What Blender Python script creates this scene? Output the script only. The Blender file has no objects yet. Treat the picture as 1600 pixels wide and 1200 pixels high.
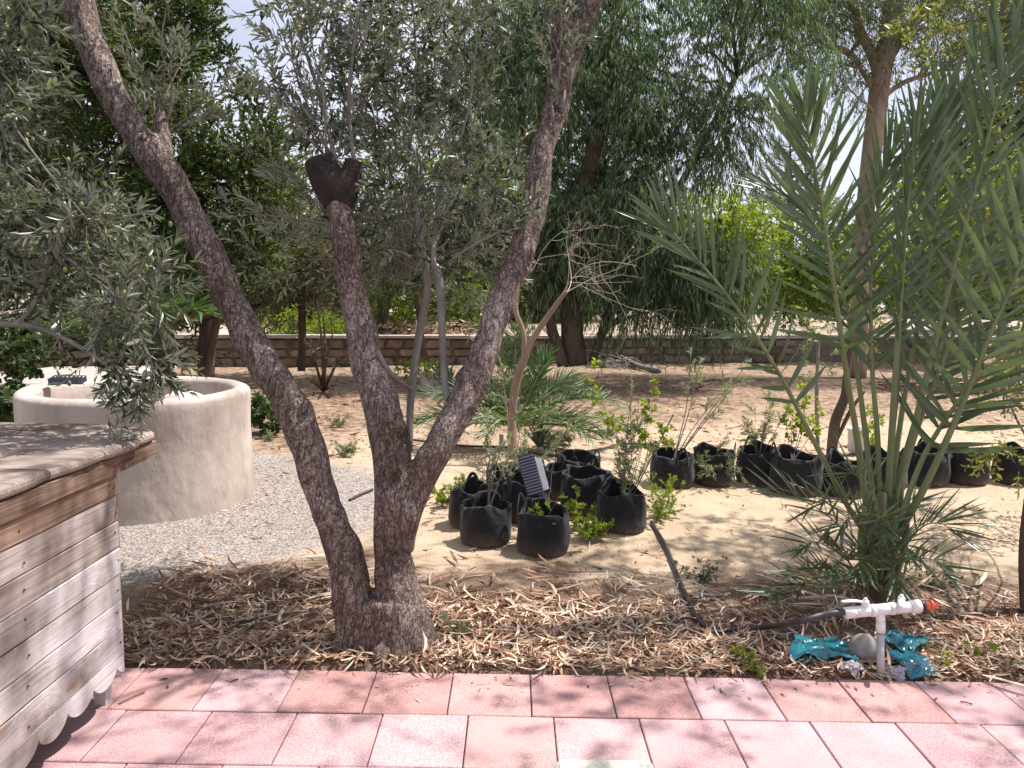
import bpy, math, random
import numpy as np
from mathutils import Vector, Matrix, Euler
R = math.radians
sc = bpy.context.scene
# ------------------------------------------------------------------ camera
F = 1202.0; CH = 1.46; PITCH = R(6.4); ROLL = R(1.0)
cam_d = bpy.data.cameras.new('camera'); cam = bpy.data.objects.new('camera', cam_d)
sc.collection.objects.link(cam); sc.camera = cam
cf = Vector((0, math.cos(PITCH), -math.sin(PITCH)))
r0 = Vector((1, 0, 0)); u0 = Vector((0, math.sin(PITCH), math.cos(PITCH)))
cr = r0*math.cos(ROLL) + u0*math.sin(ROLL); cu = u0*math.cos(ROLL) - r0*math.sin(ROLL)
M = Matrix.Identity(4)
for i in range(3):
    M[i][0] = cr[i]; M[i][1] = cu[i]; M[i][2] = -cf[i]
M[2][3] = CH
cam.matrix_world = M
cam_d.sensor_width = 36; cam_d.sensor_fit = 'HORIZONTAL'; cam_d.lens = F/1600*36
cam_d.clip_start = 0.05; cam_d.clip_end = 6000
# ------------------------------------------------------------------ light
SUN = Vector((0.42, 0.20, 0.885)).normalized()
w = bpy.data.worlds.new('World'); sc.world = w; w.use_nodes = True
nt = w.node_tree; nt.nodes.clear()
out = nt.nodes.new('ShaderNodeOutputWorld'); bg = nt.nodes.new('ShaderNodeBackground')
sky = nt.nodes.new('ShaderNodeTexSky'); sky.sky_type = 'NISHITA'; sky.sun_disc = False
sky.sun_elevation = math.asin(SUN.z); sky.sun_rotation = math.atan2(SUN.x, SUN.y)
sky.dust_density = 2.5; sky.air_density = 1.0; sky.ozone_density = 1.5
# thin high cloud: bright milky veils mixed into the sky
tc = nt.nodes.new('ShaderNodeTexCoord'); mp = nt.nodes.new('ShaderNodeMapping')
mp.inputs['Scale'].default_value = (1.0, 1.0, 2.6)
cn = nt.nodes.new('ShaderNodeTexNoise'); cn.inputs['Scale'].default_value = 2.2; cn.inputs['Detail'].default_value = 6
cn.inputs['Roughness'].default_value = .6
crp = nt.nodes.new('ShaderNodeValToRGB'); crp.color_ramp.elements[0].position = .38; crp.color_ramp.elements[1].position = .62
crp.color_ramp.elements[0].color = (.5, .5, .5, 1); crp.color_ramp.elements[1].color = (.92, .92, .92, 1)
mx = nt.nodes.new('ShaderNodeMixRGB'); mx.inputs['Color2'].default_value = (8.6, 8.8, 10.3, 1)
L = nt.links.new
L(tc.outputs['Generated'], mp.inputs['Vector']); L(mp.outputs[0], cn.inputs['Vector']); L(cn.outputs['Fac'], crp.inputs[0])
L(crp.outputs[0], mx.inputs['Fac']); L(sky.outputs[0], mx.inputs['Color1']); L(mx.outputs[0], bg.inputs['Color'])
bg.inputs['Strength'].default_value = 0.072
L(bg.outputs[0], out.inputs[0])
sd = bpy.data.lights.new('sun', 'SUN'); so = bpy.data.objects.new('sun', sd); sc.collection.objects.link(so)
sd.energy = 4.8; sd.angle = R(0.65); sd.color = (1, .935, .895)
so.rotation_euler = SUN.to_track_quat('Z', 'Y').to_euler(); so.location = (6, 3, 12)
sc.view_settings.view_transform = 'Standard'; sc.view_settings.look = 'None'
sc.view_settings.gamma = 1; sc.view_settings.use_curve_mapping = False
sc.view_settings.exposure = 0.80
sc.cycles.max_bounces = 8; sc.cycles.diffuse_bounces = 4; sc.cycles.transmission_bounces = 6
sc.cycles.transparent_max_bounces = 8
# ------------------------------------------------------------------ helpers
rng = np.random.default_rng(7); random.seed(7)
CAM = np.array((0, 0, CH)); crn, cun, cfn = map(np.array, (cr, cu, cf))
def ray(u, v): return cfn + (u-800)/F*crn + (600-v)/F*cun
def P(u, v, d):
    return CAM + ray(u, v)*d
def G(u, v, z=0.0):
    r = ray(u, v); return CAM + r*((z-CH)/r[2])
def _h(ix, iy, iz, s):
    n = (ix*374761393 + iy*668265263 + iz*2147483647 + s*1274126177) & 0xffffffff
    n = ((n ^ (n >> 13))*1274126177) & 0xffffffff
    n = ((n ^ (n >> 16))*2246822519) & 0xffffffff
    return ((n >> 8) & 0xffff)/65535.0
def vn(p, s=0):
    p = np.asarray(p, float); i = np.floor(p).astype(np.int64); f = p-i; f = f*f*(3-2*f)
    r = 0
    for dx in (0, 1):
        for dy in (0, 1):
            for dz in (0, 1):
                wgt = (f[..., 0] if dx else 1-f[..., 0])*(f[..., 1] if dy else 1-f[..., 1])*(f[..., 2] if dz else 1-f[..., 2])
                r = r + wgt*_h(i[..., 0]+dx, i[..., 1]+dy, i[..., 2]+dz, s)
    return r*2-1
def fbm(p, o=4, s=0):
    p = np.asarray(p, float); a = 1; r = 0
    for k in range(o):
        r = r + a*vn(p*2**k, s+k); a *= .5
    return r
def mesh(name, V, Fc, m=None, smooth=False):
    """V (n,3); Fc list of (k,q) index arrays, or one"""
    me = bpy.data.meshes.new(name)
    V = np.asarray(V, np.float32)
    if isinstance(Fc, np.ndarray): Fc = [Fc]
    Fc = [np.asarray(f, np.int32) for f in Fc if len(f)]
    idx = np.concatenate([f.ravel() for f in Fc]); tot = np.concatenate([np.full(len(f), f.shape[1], np.int32) for f in Fc])
    st = np.concatenate([[0], np.cumsum(tot)[:-1]]).astype(np.int32)
    me.vertices.add(len(V)); me.vertices.foreach_set('co', V.ravel())
    me.loops.add(len(idx)); me.loops.foreach_set('vertex_index', idx)
    me.polygons.add(len(tot)); me.polygons.foreach_set('loop_start', st); me.polygons.foreach_set('loop_total', tot)
    me.polygons.foreach_set('use_smooth', np.full(len(tot), bool(smooth)))
    me.update(calc_edges=True); me.validate()
    if m: me.materials.append(m)
    return me
def obj(name, me, parent=None, loc=None, rot=None, scale=None, **kw):
    o = bpy.data.objects.new(name, me); sc.collection.objects.link(o)
    if parent: o.parent = parent
    if loc is not None: o.location = Vector(loc)
    if rot is not None: o.rotation_euler = rot
    if scale is not None: o.scale = scale
    for k, v in kw.items(): o[k] = v
    return o
def thing(name, label, cat, loc=(0, 0, 0), rot=(0, 0, 0), group=None):
    o = bpy.data.objects.new(name, None); sc.collection.objects.link(o); o.empty_display_size = .1
    o.location = Vector(loc); o.rotation_euler = rot; o['label'] = label; o['category'] = cat
    if group: o['group'] = group
    return o
class MB:
    def __init__(s): s.V = []; s.F = {}; s.n = 0
    def add(s, V, Fs):
        V = np.asarray(V, float)
        if isinstance(Fs, np.ndarray): Fs = [Fs]
        for f in Fs:
            f = np.asarray(f)
            if len(f): s.F.setdefault(f.shape[1], []).append(f+s.n)
        s.V.append(V); s.n += len(V); return s
    def mesh(s, name, m, off=None, smooth=False):
        V = np.concatenate(s.V)
        if off is not None: V = V-np.asarray(off)
        return mesh(name, V, [np.concatenate(f) for f in s.F.values()], m, smooth)
def norm(a): return a/np.maximum(np.linalg.norm(a, axis=-1, keepdims=True), 1e-9)
def spline(pts, n):
    """Catmull-Rom through pts (k,dim) -> n samples"""
    p = np.asarray(pts, float)
    if len(p) == 2: t = np.linspace(0, 1, n)[:, None]; return p[0]*(1-t)+p[1]*t
    e = np.vstack([2*p[0]-p[1], p, 2*p[-1]-p[-2]]); k = len(p)-1
    t = np.linspace(0, k-1e-6, n); i = t.astype(int); f = (t-i)[:, None]
    a, b, c, d = e[i], e[i+1], e[i+2], e[i+3]
    return .5*((2*b)+(-a+c)*f+(2*a-5*b+4*c-d)*f**2+(-a+3*b-3*c+d)*f**3)
def tube(path, rad, seg=8, caps=True, flat=None):
    path = np.asarray(path, float); n = len(path); rad = np.broadcast_to(rad, (n,)).astype(float)
    T = norm(np.gradient(path, axis=0))
    ref = np.array((0, 0, 1.)) if abs(T[0][2]) < .9 else np.array((1., 0, 0))
    A = np.zeros((n, 3)); a = norm(np.cross(T[0], ref))
    for i in range(n):
        a = a-T[i]*np.dot(a, T[i]); a = a/max(np.linalg.norm(a), 1e-9); A[i] = a
    B = np.cross(T, A); th = np.arange(seg)*2*math.pi/seg
    fl = 1 if flat is None else flat
    V = path[:, None]+rad[:, None, None]*(A[:, None]*np.cos(th)[None, :, None]+B[:, None]*np.sin(th)[None, :, None]*fl)
    V = V.reshape(-1, 3)
    i = np.arange(n-1)[:, None]*seg; j = np.arange(seg)[None]; k = (j+1) % seg
    Q = np.stack([i+j, i+k, i+seg+k, i+seg+j], -1).reshape(-1, 4); Fs = [Q]
    if caps:
        V = np.vstack([V, path[0], path[-1]]); j = np.arange(seg); k = (j+1) % seg
        Fs.append(np.vstack([np.stack([k, j, np.full(seg, n*seg)], -1), np.stack([(n-1)*seg+j, (n-1)*seg+k, np.full(seg, n*seg+1)], -1)]))
    return V, Fs
def box(c, s, R3=None):
    c = np.asarray(c, float); s = np.asarray(s, float)/2
    V = np.array([(x, y, z) for x in (-1, 1) for y in (-1, 1) for z in (-1, 1)], float)*s
    if R3 is not None: V = V@np.asarray(R3).T
    Q = np.array([(0, 1, 3, 2), (4, 6, 7, 5), (0, 4, 5, 1), (2, 3, 7, 6), (0, 2, 6, 4), (1, 5, 7, 3)])
    return V+c, [Q]
def lathe(prof, seg=32, fn=None):
    prof = np.asarray(prof, float); n = len(prof); th = np.arange(seg)*2*math.pi/seg
    V = np.zeros((n, seg, 3)); V[..., 0] = prof[:, None, 0]*np.cos(th); V[..., 1] = prof[:, None, 0]*np.sin(th); V[..., 2] = prof[:, None, 1]
    if fn: V = fn(V, th)
    i = np.arange(n-1)[:, None]*seg; j = np.arange(seg)[None]; k = (j+1) % seg
    return V.reshape(-1, 3), [np.stack([i+j, i+k, i+seg+k, i+seg+j], -1).reshape(-1, 4)]
# ------------------------------------------------------------------ foliage
def leaves(pos, dr, nr, Ln, Wd, shape=2, curl=0.0, fold=.25, petiole=0.0, sway=None):
    """leaf blades: pos base, dr direction, nr normal. shape 1: rhomb 2 tris, 2: 4 quads-ish blade"""
    n = len(pos); dr = norm(dr); sd_ = norm(np.cross(dr, nr)); nn = np.cross(sd_, dr)
    Ln = np.broadcast_to(Ln, (n,))[:, None]; Wd = np.broadcast_to(Wd, (n,))[:, None]
    pos = pos+dr*Ln*petiole
    curl = np.broadcast_to(curl, (n,))[:, None]
    if shape == 1:
        V = np.stack([pos, pos+dr*Ln*.45+sd_*Wd*.5+nn*Wd*fold, pos+dr*Ln-nn*Ln*curl, pos+dr*Ln*.45-sd_*Wd*.5+nn*Wd*fold], 1)
        b = np.arange(n)[:, None]*4
        return V.reshape(-1, 3), [np.concatenate([b+np.array([[0, 1, 2]]), b+np.array([[0, 2, 3]])])]
    a1 = pos+dr*Ln*.33-nn*Ln*curl*.15; a2 = pos+dr*Ln*.7-nn*Ln*curl*.5; tip = pos+dr*Ln*.98-nn*Ln*curl
    up = nn*Wd*fold
    if sway is not None: sw = np.asarray(sway)[:, None]; a1 = a1+sd_*Ln*sw*.7; a2 = a2+sd_*Ln*sw*.8
    V = np.stack([pos, a1+sd_*Wd*.45+up, a1, a1-sd_*Wd*.45+up, a2+sd_*Wd*.38+up*.8, a2, a2-sd_*Wd*.38+up*.8, tip], 1)
    b = np.arange(n)[:, None]*8
    T = np.concatenate([b+np.array([[0, 1, 2]]), b+np.array([[0, 2, 3]]), b+np.array([[4, 7, 5]]), b+np.array([[5, 7, 6]])])
    Q = np.concatenate([b+np.array([[1, 4, 5, 2]]), b+np.array([[2, 5, 6, 3]])])
    return V.reshape(-1, 3), [T, Q]
def shoots(base, dirs, Ls, K=8, leafL=.055, leafW=.012, ang=45, droop=0.0, shape=1, twig=.0016, hang=0.0, jit=.3, start=.15, curl=0.0, whorl=False, fold=.25, tw=1.0):
    """vectorised leafy twigs. returns (leafV,leafF),(twigV,twigF)"""
    S = len(base); dirs = norm(dirs); Ls = np.broadcast_to(Ls, (S,))
    t = np.linspace(0, 1, 5)
    side = norm(np.cross(dirs, rng.normal(size=(S, 3))))
    bend = rng.normal(0, .12, (S, 1))
    def at(tt):  # tt (S,k)
        p = base[:, None]+dirs[:, None]*(Ls[:, None]*tt)[..., None]+side[:, None]*(bend*Ls[:, None]*tt**2)[..., None]
        p[..., 2] -= droop*Ls[:, None]*tt**2
        return p
    tt = np.broadcast_to(t, (S, 5)); pth = at(tt)
    a = norm(np.cross(dirs, side)); th = np.arange(3)*2*math.pi/3
    rr = twig*(1.05-t*.8)
    V = pth[:, :, None]+rr[None, :, None, None]*(side[:, None, None]*np.cos(th)[None, None, :, None]+a[:, None, None]*np.sin(th)[None, None, :, None])
    b = (np.arange(S)*15)[:, None, None]; i = (np.arange(4)*3)[None, :, None]; j = np.arange(3)[None, None]
    k = (j+1) % 3
    Q = np.stack([b+i+j, b+i+k, b+i+3+k, b+i+3+j], -1).reshape(-1, 4)
    kt = max(1, int(S*tw)); tw = (V.reshape(-1, 3)[:kt*15], [Q[:kt*12]])
    # leaves
    tk = (start+(1-start)*(np.arange(K)+.5)/K)[None]+rng.normal(0, .02, (S, K))
    pos = at(tk); d2 = norm(at(tk+.02)-pos)
    phi = np.arange(K)[None]*(math.pi/2 if not whorl else 2.4)+rng.uniform(0, 6.28, (S, 1))+rng.normal(0, .3, (S, K))
    rad = side[:, None]*np.cos(phi)[..., None]+a[:, None]*np.sin(phi)[..., None]
    sc_ = (1.0-.35*np.abs(tk*2-1.1))*rng.uniform(.7, 1.15, (S, K))
    Ps, Ds, Ns, Sc = [], [], [], []
    for sg in ((1, -1) if not whorl else (1,)):
        an = R(ang)*(1-.35*tk)+rng.normal(0, .2, (S, K))
        D = d2*np.cos(an)[..., None]+rad*sg*np.sin(an)[..., None]+rng.normal(0, jit, (S, K, 3))*.6
        D[..., 2] -= hang
        Ps.append(pos); Ds.append(D); Sc.append(sc_)
        N = d2*.6-rad*sg*.3+rng.normal(0, .35, (S, K, 3)); N[..., 2] += .5
        Ns.append(N)
    pos = np.concatenate(Ps).reshape(-1, 3); D = np.concatenate(Ds).reshape(-1, 3); N = np.concatenate(Ns).reshape(-1, 3); s_ = np.concatenate(Sc).ravel()
    lv = leaves(pos, D, N, leafL*s_, leafW*s_*rng.uniform(.8, 1.2, len(s_)), shape, curl=curl+rng.uniform(-.08, .12, len(s_)), fold=fold)
    return lv, tw
SPC = {
 'olive': dict(K=9, leafL=.066, leafW=.0155, ang=52, droop=.12, shape=2, twig=.0018),
 'oliveL': dict(K=10, leafL=.062, leafW=.015, ang=52, droop=.12, shape=1, twig=.0018),
 'weep': dict(tw=.4, K=20, leafL=.17, leafW=.018, ang=28, droop=.75, shape=1, twig=.003, hang=1.15, jit=.25, whorl=True, curl=.1),
 'euca': dict(K=9, leafL=.13, leafW=.022, ang=40, droop=.5, shape=1, twig=.004, hang=.8, whorl=True),
 'conifer': dict(tw=.25, K=12, leafL=.066, leafW=.027, ang=33, droop=-.1, shape=1, twig=.004, jit=.3, start=.0),
 'shrub': dict(tw=.3, K=7, leafL=.075, leafW=.04, ang=55, droop=.2, shape=1, twig=.003),
 'bush': dict(tw=.2, K=8, leafL=.10, leafW=.055, ang=55, droop=.25, shape=1, twig=.004),
 'pinnate': dict(K=7, leafL=.062, leafW=.024, ang=65, droop=.35, shape=2, twig=.0016, jit=.15),
 'sprig': dict(K=9, leafL=.038, leafW=.010, ang=45, droop=.15, shape=1, twig=.0013),
 'broad': dict(K=4, leafL=.048, leafW=.034, ang=65, droop=.15, shape=2, twig=.0014),
}
class Foliage:
    def __init__(s, sp): s.sp = sp; s.L = MB(); s.T = MB()
    def add(s, base, dirs, Ls, **kw):
        k = dict(SPC[s.sp]); k.update(kw); l, t = shoots(np.asarray(base, float), np.asarray(dirs, float), Ls, **k)
        s.L.add(*l); s.T.add(*t); return s
    def clump(s, c, rad, n, Lr=(.15, .3), up=.3, out=1.0, **kw):
        """shoots through an ellipsoid"""
        c = np.asarray(c, float); rad = np.broadcast_to(rad, (3,)).astype(float)
        q = norm(rng.normal(size=(n, 3))); rr = rng.uniform(0, 1, (n, 1))**.5
        b = c+q*rr*rad; d = q*out+rng.normal(0, .45, (n, 3)); d[:, 2] += up
        return s.add(b, d, rng.uniform(*Lr, n), **kw)
    def pclump(s, u, v, d, ru, rv, n, rd=None, **kw):
        m = d/F; rd = (ru+rv)*.5*m*.8 if rd is None else rd
        return s.clump(P(u, v, d), (ru*m, rd, rv*m), n, **kw)
def limb(p0, p1, r0_, r1_, sag=.1, n=9, seg=6, wob=.04):
    p0, p1 = np.asarray(p0, float), np.asarray(p1, float); Ld = np.linalg.norm(p1-p0)
    mid = (p0+p1)/2+rng.normal(0, wob, 3)*Ld; mid[2] += sag*Ld
    q = (p0*.3+p1*.7)+rng.normal(0, wob, 3)*Ld; q[2] += sag*Ld*.6
    return tube(spline([p0, (p0+mid)/2+rng.normal(0, wob*.5, 3)*Ld, mid, q, p1], n), np.linspace(r0_, r1_, n), seg)
# ------------------------------------------------------------------ materials
def new_mat(name):
    m = bpy.data.materials.new(name); m.use_nodes = True; n = m.node_tree.nodes; n.clear()
    o = n.new('ShaderNodeOutputMaterial'); return m, n, m.node_tree.links.new, o
def ramp(n, stops):
    r = n.new('ShaderNodeValToRGB'); e = r.color_ramp.elements
    while len(e) < len(stops): e.new(.5)
    for x, (p, c) in zip(e, stops): x.position = p; x.color = (*c, 1)
    return r
def leafmat(name, cols, under=None, trans=.35, rough=.5, tcol=None, spec=.28, nscale=1.5):
    m, n, l, o = new_mat(name)
    g = n.new('ShaderNodeNewGeometry'); rp = ramp(n, [(i/(len(cols)-1), c) for i, c in enumerate(cols)])
    no = n.new('ShaderNodeTexNoise'); no.inputs['Scale'].default_value = nscale; l(g.outputs['Position'], no.inputs['Vector'])
    ad = n.new('ShaderNodeMath'); ad.operation = 'MULTIPLY_ADD'; l(no.outputs['Fac'], ad.inputs[0]); ad.inputs[1].default_value = 1.0
    sb = n.new('ShaderNodeMath'); sb.operation = 'SUBTRACT'; l(g.outputs['Random Per Island'], sb.inputs[0]); sb.inputs[1].default_value = .5
    l(sb.outputs[0], ad.inputs[2]); l(ad.outputs[0], rp.inputs[0]); col = rp.outputs[0]
    if under:
        mxx = n.new('ShaderNodeMixRGB'); l(g.outputs['Backfacing'], mxx.inputs['Fac']); l(col, mxx.inputs['Color1']); mxx.inputs['Color2'].default_value = (*under, 1); col = mxx.outputs[0]
    b = n.new('ShaderNodeBsdfPrincipled'); l(col, b.inputs['Base Color']); b.inputs['Roughness'].default_value = rough; b.inputs['Specular IOR Level'].default_value = spec
    t = n.new('ShaderNodeBsdfTranslucent')
    hs = n.new('ShaderNodeMixRGB'); hs.blend_type = 'MULTIPLY'; hs.inputs['Fac'].default_value = 1; l(col, hs.inputs['Color1']); hs.inputs['Color2'].default_value = (*(tcol or (1.7, 1.9, .7)), 1)
    l(hs.outputs[0], t.inputs['Color'])
    ms = n.new('ShaderNodeMixShader'); ms.inputs[0].default_value = trans; l(b.outputs[0], ms.inputs[1]); l(t.outputs[0], ms.inputs[2]); l(ms.outputs[0], o.inputs[0])
    return m
def surfmat(name, stops, scale=5, detail=6, rough=.8, bump=.3, bscale=None, dist=.01, stretch=(1, 1, 1), coord='Object', spec=.3, metallic=0, vor=None, voramt=.5, objrand=0, rand_cols=None):
    m, n, l, o = new_mat(name)
    tcn = n.new('ShaderNodeTexCoord'); mpn = n.new('ShaderNodeMapping'); mpn.inputs['Scale'].default_value = stretch
    if coord == 'World':
        g = n.new('ShaderNodeNewGeometry'); l(g.outputs['Position'], mpn.inputs['Vector'])
    else: l(tcn.outputs[coord], mpn.inputs['Vector'])
    no = n.new('ShaderNodeTexNoise'); no.inputs['Scale'].default_value = scale; no.inputs['Detail'].default_value = detail; no.inputs['Roughness'].default_value = .6
    l(mpn.outputs[0], no.inputs['Vector']); rp = ramp(n, stops); l(no.outputs['Fac'], rp.inputs[0]); col = rp.outputs[0]
    if rand_cols:
        oi = n.new('ShaderNodeObjectInfo'); r2 = ramp(n, rand_cols); l(oi.outputs['Random'], r2.inputs[0])
        mm = n.new('ShaderNodeMixRGB'); mm.blend_type = 'MULTIPLY'; mm.inputs['Fac'].default_value = 1; l(col, mm.inputs['Color1']); l(r2.outputs[0], mm.inputs['Color2']); col = mm.outputs[0]
    b = n.new('ShaderNodeBsdfPrincipled'); l(col, b.inputs['Base Color']); b.inputs['Roughness'].default_value = rough
    b.inputs['Specular IOR Level'].default_value = spec; b.inputs['Metallic'].default_value = metallic
    if bump:
        bn = n.new('ShaderNodeTexNoise'); bn.inputs['Scale'].default_value = bscale or scale*4; bn.inputs['Detail'].default_value = 8
        l(mpn.outputs[0], bn.inputs['Vector']); bu = n.new('ShaderNodeBump'); bu.inputs['Strength'].default_value = bump; bu.inputs['Distance'].default_value = dist
        h = bn.outputs['Fac']
        if vor:
            vo = n.new('ShaderNodeTexVoronoi'); vo.inputs['Scale'].default_value = vor; l(mpn.outputs[0], vo.inputs['Vector'])
            ma = n.new('ShaderNodeMath'); ma.operation = 'MULTIPLY_ADD'; l(vo.outputs['Distance'], ma.inputs[0]); ma.inputs[1].default_value = voramt; l(h, ma.inputs[2]); h = ma.outputs[0]
        l(h, bu.inputs['Height']); l(bu.outputs[0], b.inputs['Normal'])
    l(b.outputs[0], o.inputs[0]); return m
def plain(name, c, rough=.5, spec=.4, metallic=0):
    return surfmat(name, [(.3, tuple(x*.85 for x in c)), (.7, tuple(min(1, x*1.1) for x in c))], scale=12, rough=rough, spec=spec, bump=.15, bscale=60, dist=.003, metallic=metallic)
MT = {}
MT['olive'] = leafmat('olive_leaf', [(.012, .022, .011), (.035, .052, .028), (.085, .11, .062), (.18, .19, .11)], under=(.22, .235, .185), trans=.22, rough=.38, spec=.5, tcol=(1.3, 1.4, .7))
MT['oliveB'] = leafmat('olive_leaf_bronze', [(.03, .04, .02), (.065, .075, .035), (.12, .11, .06), (.22, .15, .09)], under=(.24, .22, .17), trans=.25, rough=.4, spec=.5, tcol=(1.3, 1.3, .7))
MT['weep'] = leafmat('weeping_leaf', [(.025, .048, .03), (.06, .10, .055), (.13, .185, .10), (.26, .31, .15)], trans=.3, rough=.42, tcol=(1.4, 1.7, .7))
MT['euca'] = leafmat('gum_leaf', [(.05, .08, .04), (.09, .13, .06), (.14, .17, .08)], trans=.28, rough=.45)
MT['conifer'] = leafmat('cypress_scale_leaf', [(.012, .026, .010), (.028, .052, .016), (.075, .11, .025), (.17, .21, .045)], trans=.16, rough=.6, nscale=1.1)
MT['shrub'] = leafmat('shrub_leaf', [(.06, .095, .025), (.11, .16, .035), (.19, .23, .06)], trans=.35, nscale=.8)
MT['bushD'] = leafmat('dark_bush_leaf', [(.018, .034, .014), (.04, .068, .022), (.09, .13, .035)], trans=.22, nscale=.8)
MT['pinnate'] = leafmat('pinnate_leaf', [(.07, .09, .03), (.12, .14, .045), (.18, .19, .07), (.28, .24, .11)], trans=.35, rough=.4)
MT['lime'] = leafmat('lime_green_leaf', [(.11, .16, .025), (.19, .25, .04), (.30, .33, .07)], trans=.45, tcol=(1.6, 1.7, .6))
MT['sprig'] = leafmat('sapling_leaf', [(.08, .11, .055), (.13, .16, .08), (.2, .22, .13)], under=(.3, .31, .25), trans=.25)
MT['palm'] = leafmat('palm_leaflet', [(.045, .075, .036), (.08, .12, .060), (.14, .18, .095)], under=(.16, .18, .13), trans=.25, rough=.32, spec=.7, tcol=(1.3, 1.5, .6))
MT['palmB'] = leafmat('palm_leaflet_far', [(.045, .085, .035), (.09, .14, .06), (.16, .20, .09)], trans=.25, rough=.4, tcol=(1.4, 1.8, .6))
MT['agave'] = leafmat('agave_leaf', [(.07, .12, .08), (.13, .19, .13)], trans=.05, rough=.5)
MT['litter'] = leafmat('dry_leaf', [(.08, .04, .026), (.20, .105, .065), (.38, .24, .15), (.54, .385, .26), (.72, .60, .46), (.42, .24, .14)], trans=.12, rough=.6, tcol=(1.2, 1, .8), nscale=4)
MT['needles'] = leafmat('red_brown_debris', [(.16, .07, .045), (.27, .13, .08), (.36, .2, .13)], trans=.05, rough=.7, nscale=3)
MT['petiole'] = surfmat('palm_petiole', [(.3, (.14, .17, .07)), (.7, (.24, .26, .12))], scale=8, rough=.5, bump=.2, stretch=(1, 1, .2))
MT['twig'] = surfmat('twig_bark', [(.3, (.10, .075, .055)), (.7, (.19, .15, .115))], scale=20, rough=.85)
MT['twigp'] = surfmat('pale_dry_twig', [(.3, (.34, .29, .23)), (.7, (.52, .47, .4))], scale=20, rough=.85)
MT['stem'] = surfmat('smooth_grey_bark', [(.3, (.13, .11, .095)), (.6, (.22, .19, .165)), (.8, (.3, .27, .24))], scale=9, rough=.8, bump=.35, bscale=50)
MT['gum_bark'] = surfmat('gum_bark', [(.25, (.13, .085, .06)), (.5, (.26, .18, .135)), (.75, (.38, .29, .23))], scale=2.2, rough=.8, bump=.4, bscale=10, stretch=(1, 1, .3))
MT['dark_bark'] = surfmat('dark_brown_bark', [(.3, (.07, .045, .035)), (.7, (.16, .11, .085))], scale=6, rough=.9, bump=.6, bscale=20, stretch=(1, 1, .3), dist=.03)
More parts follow.
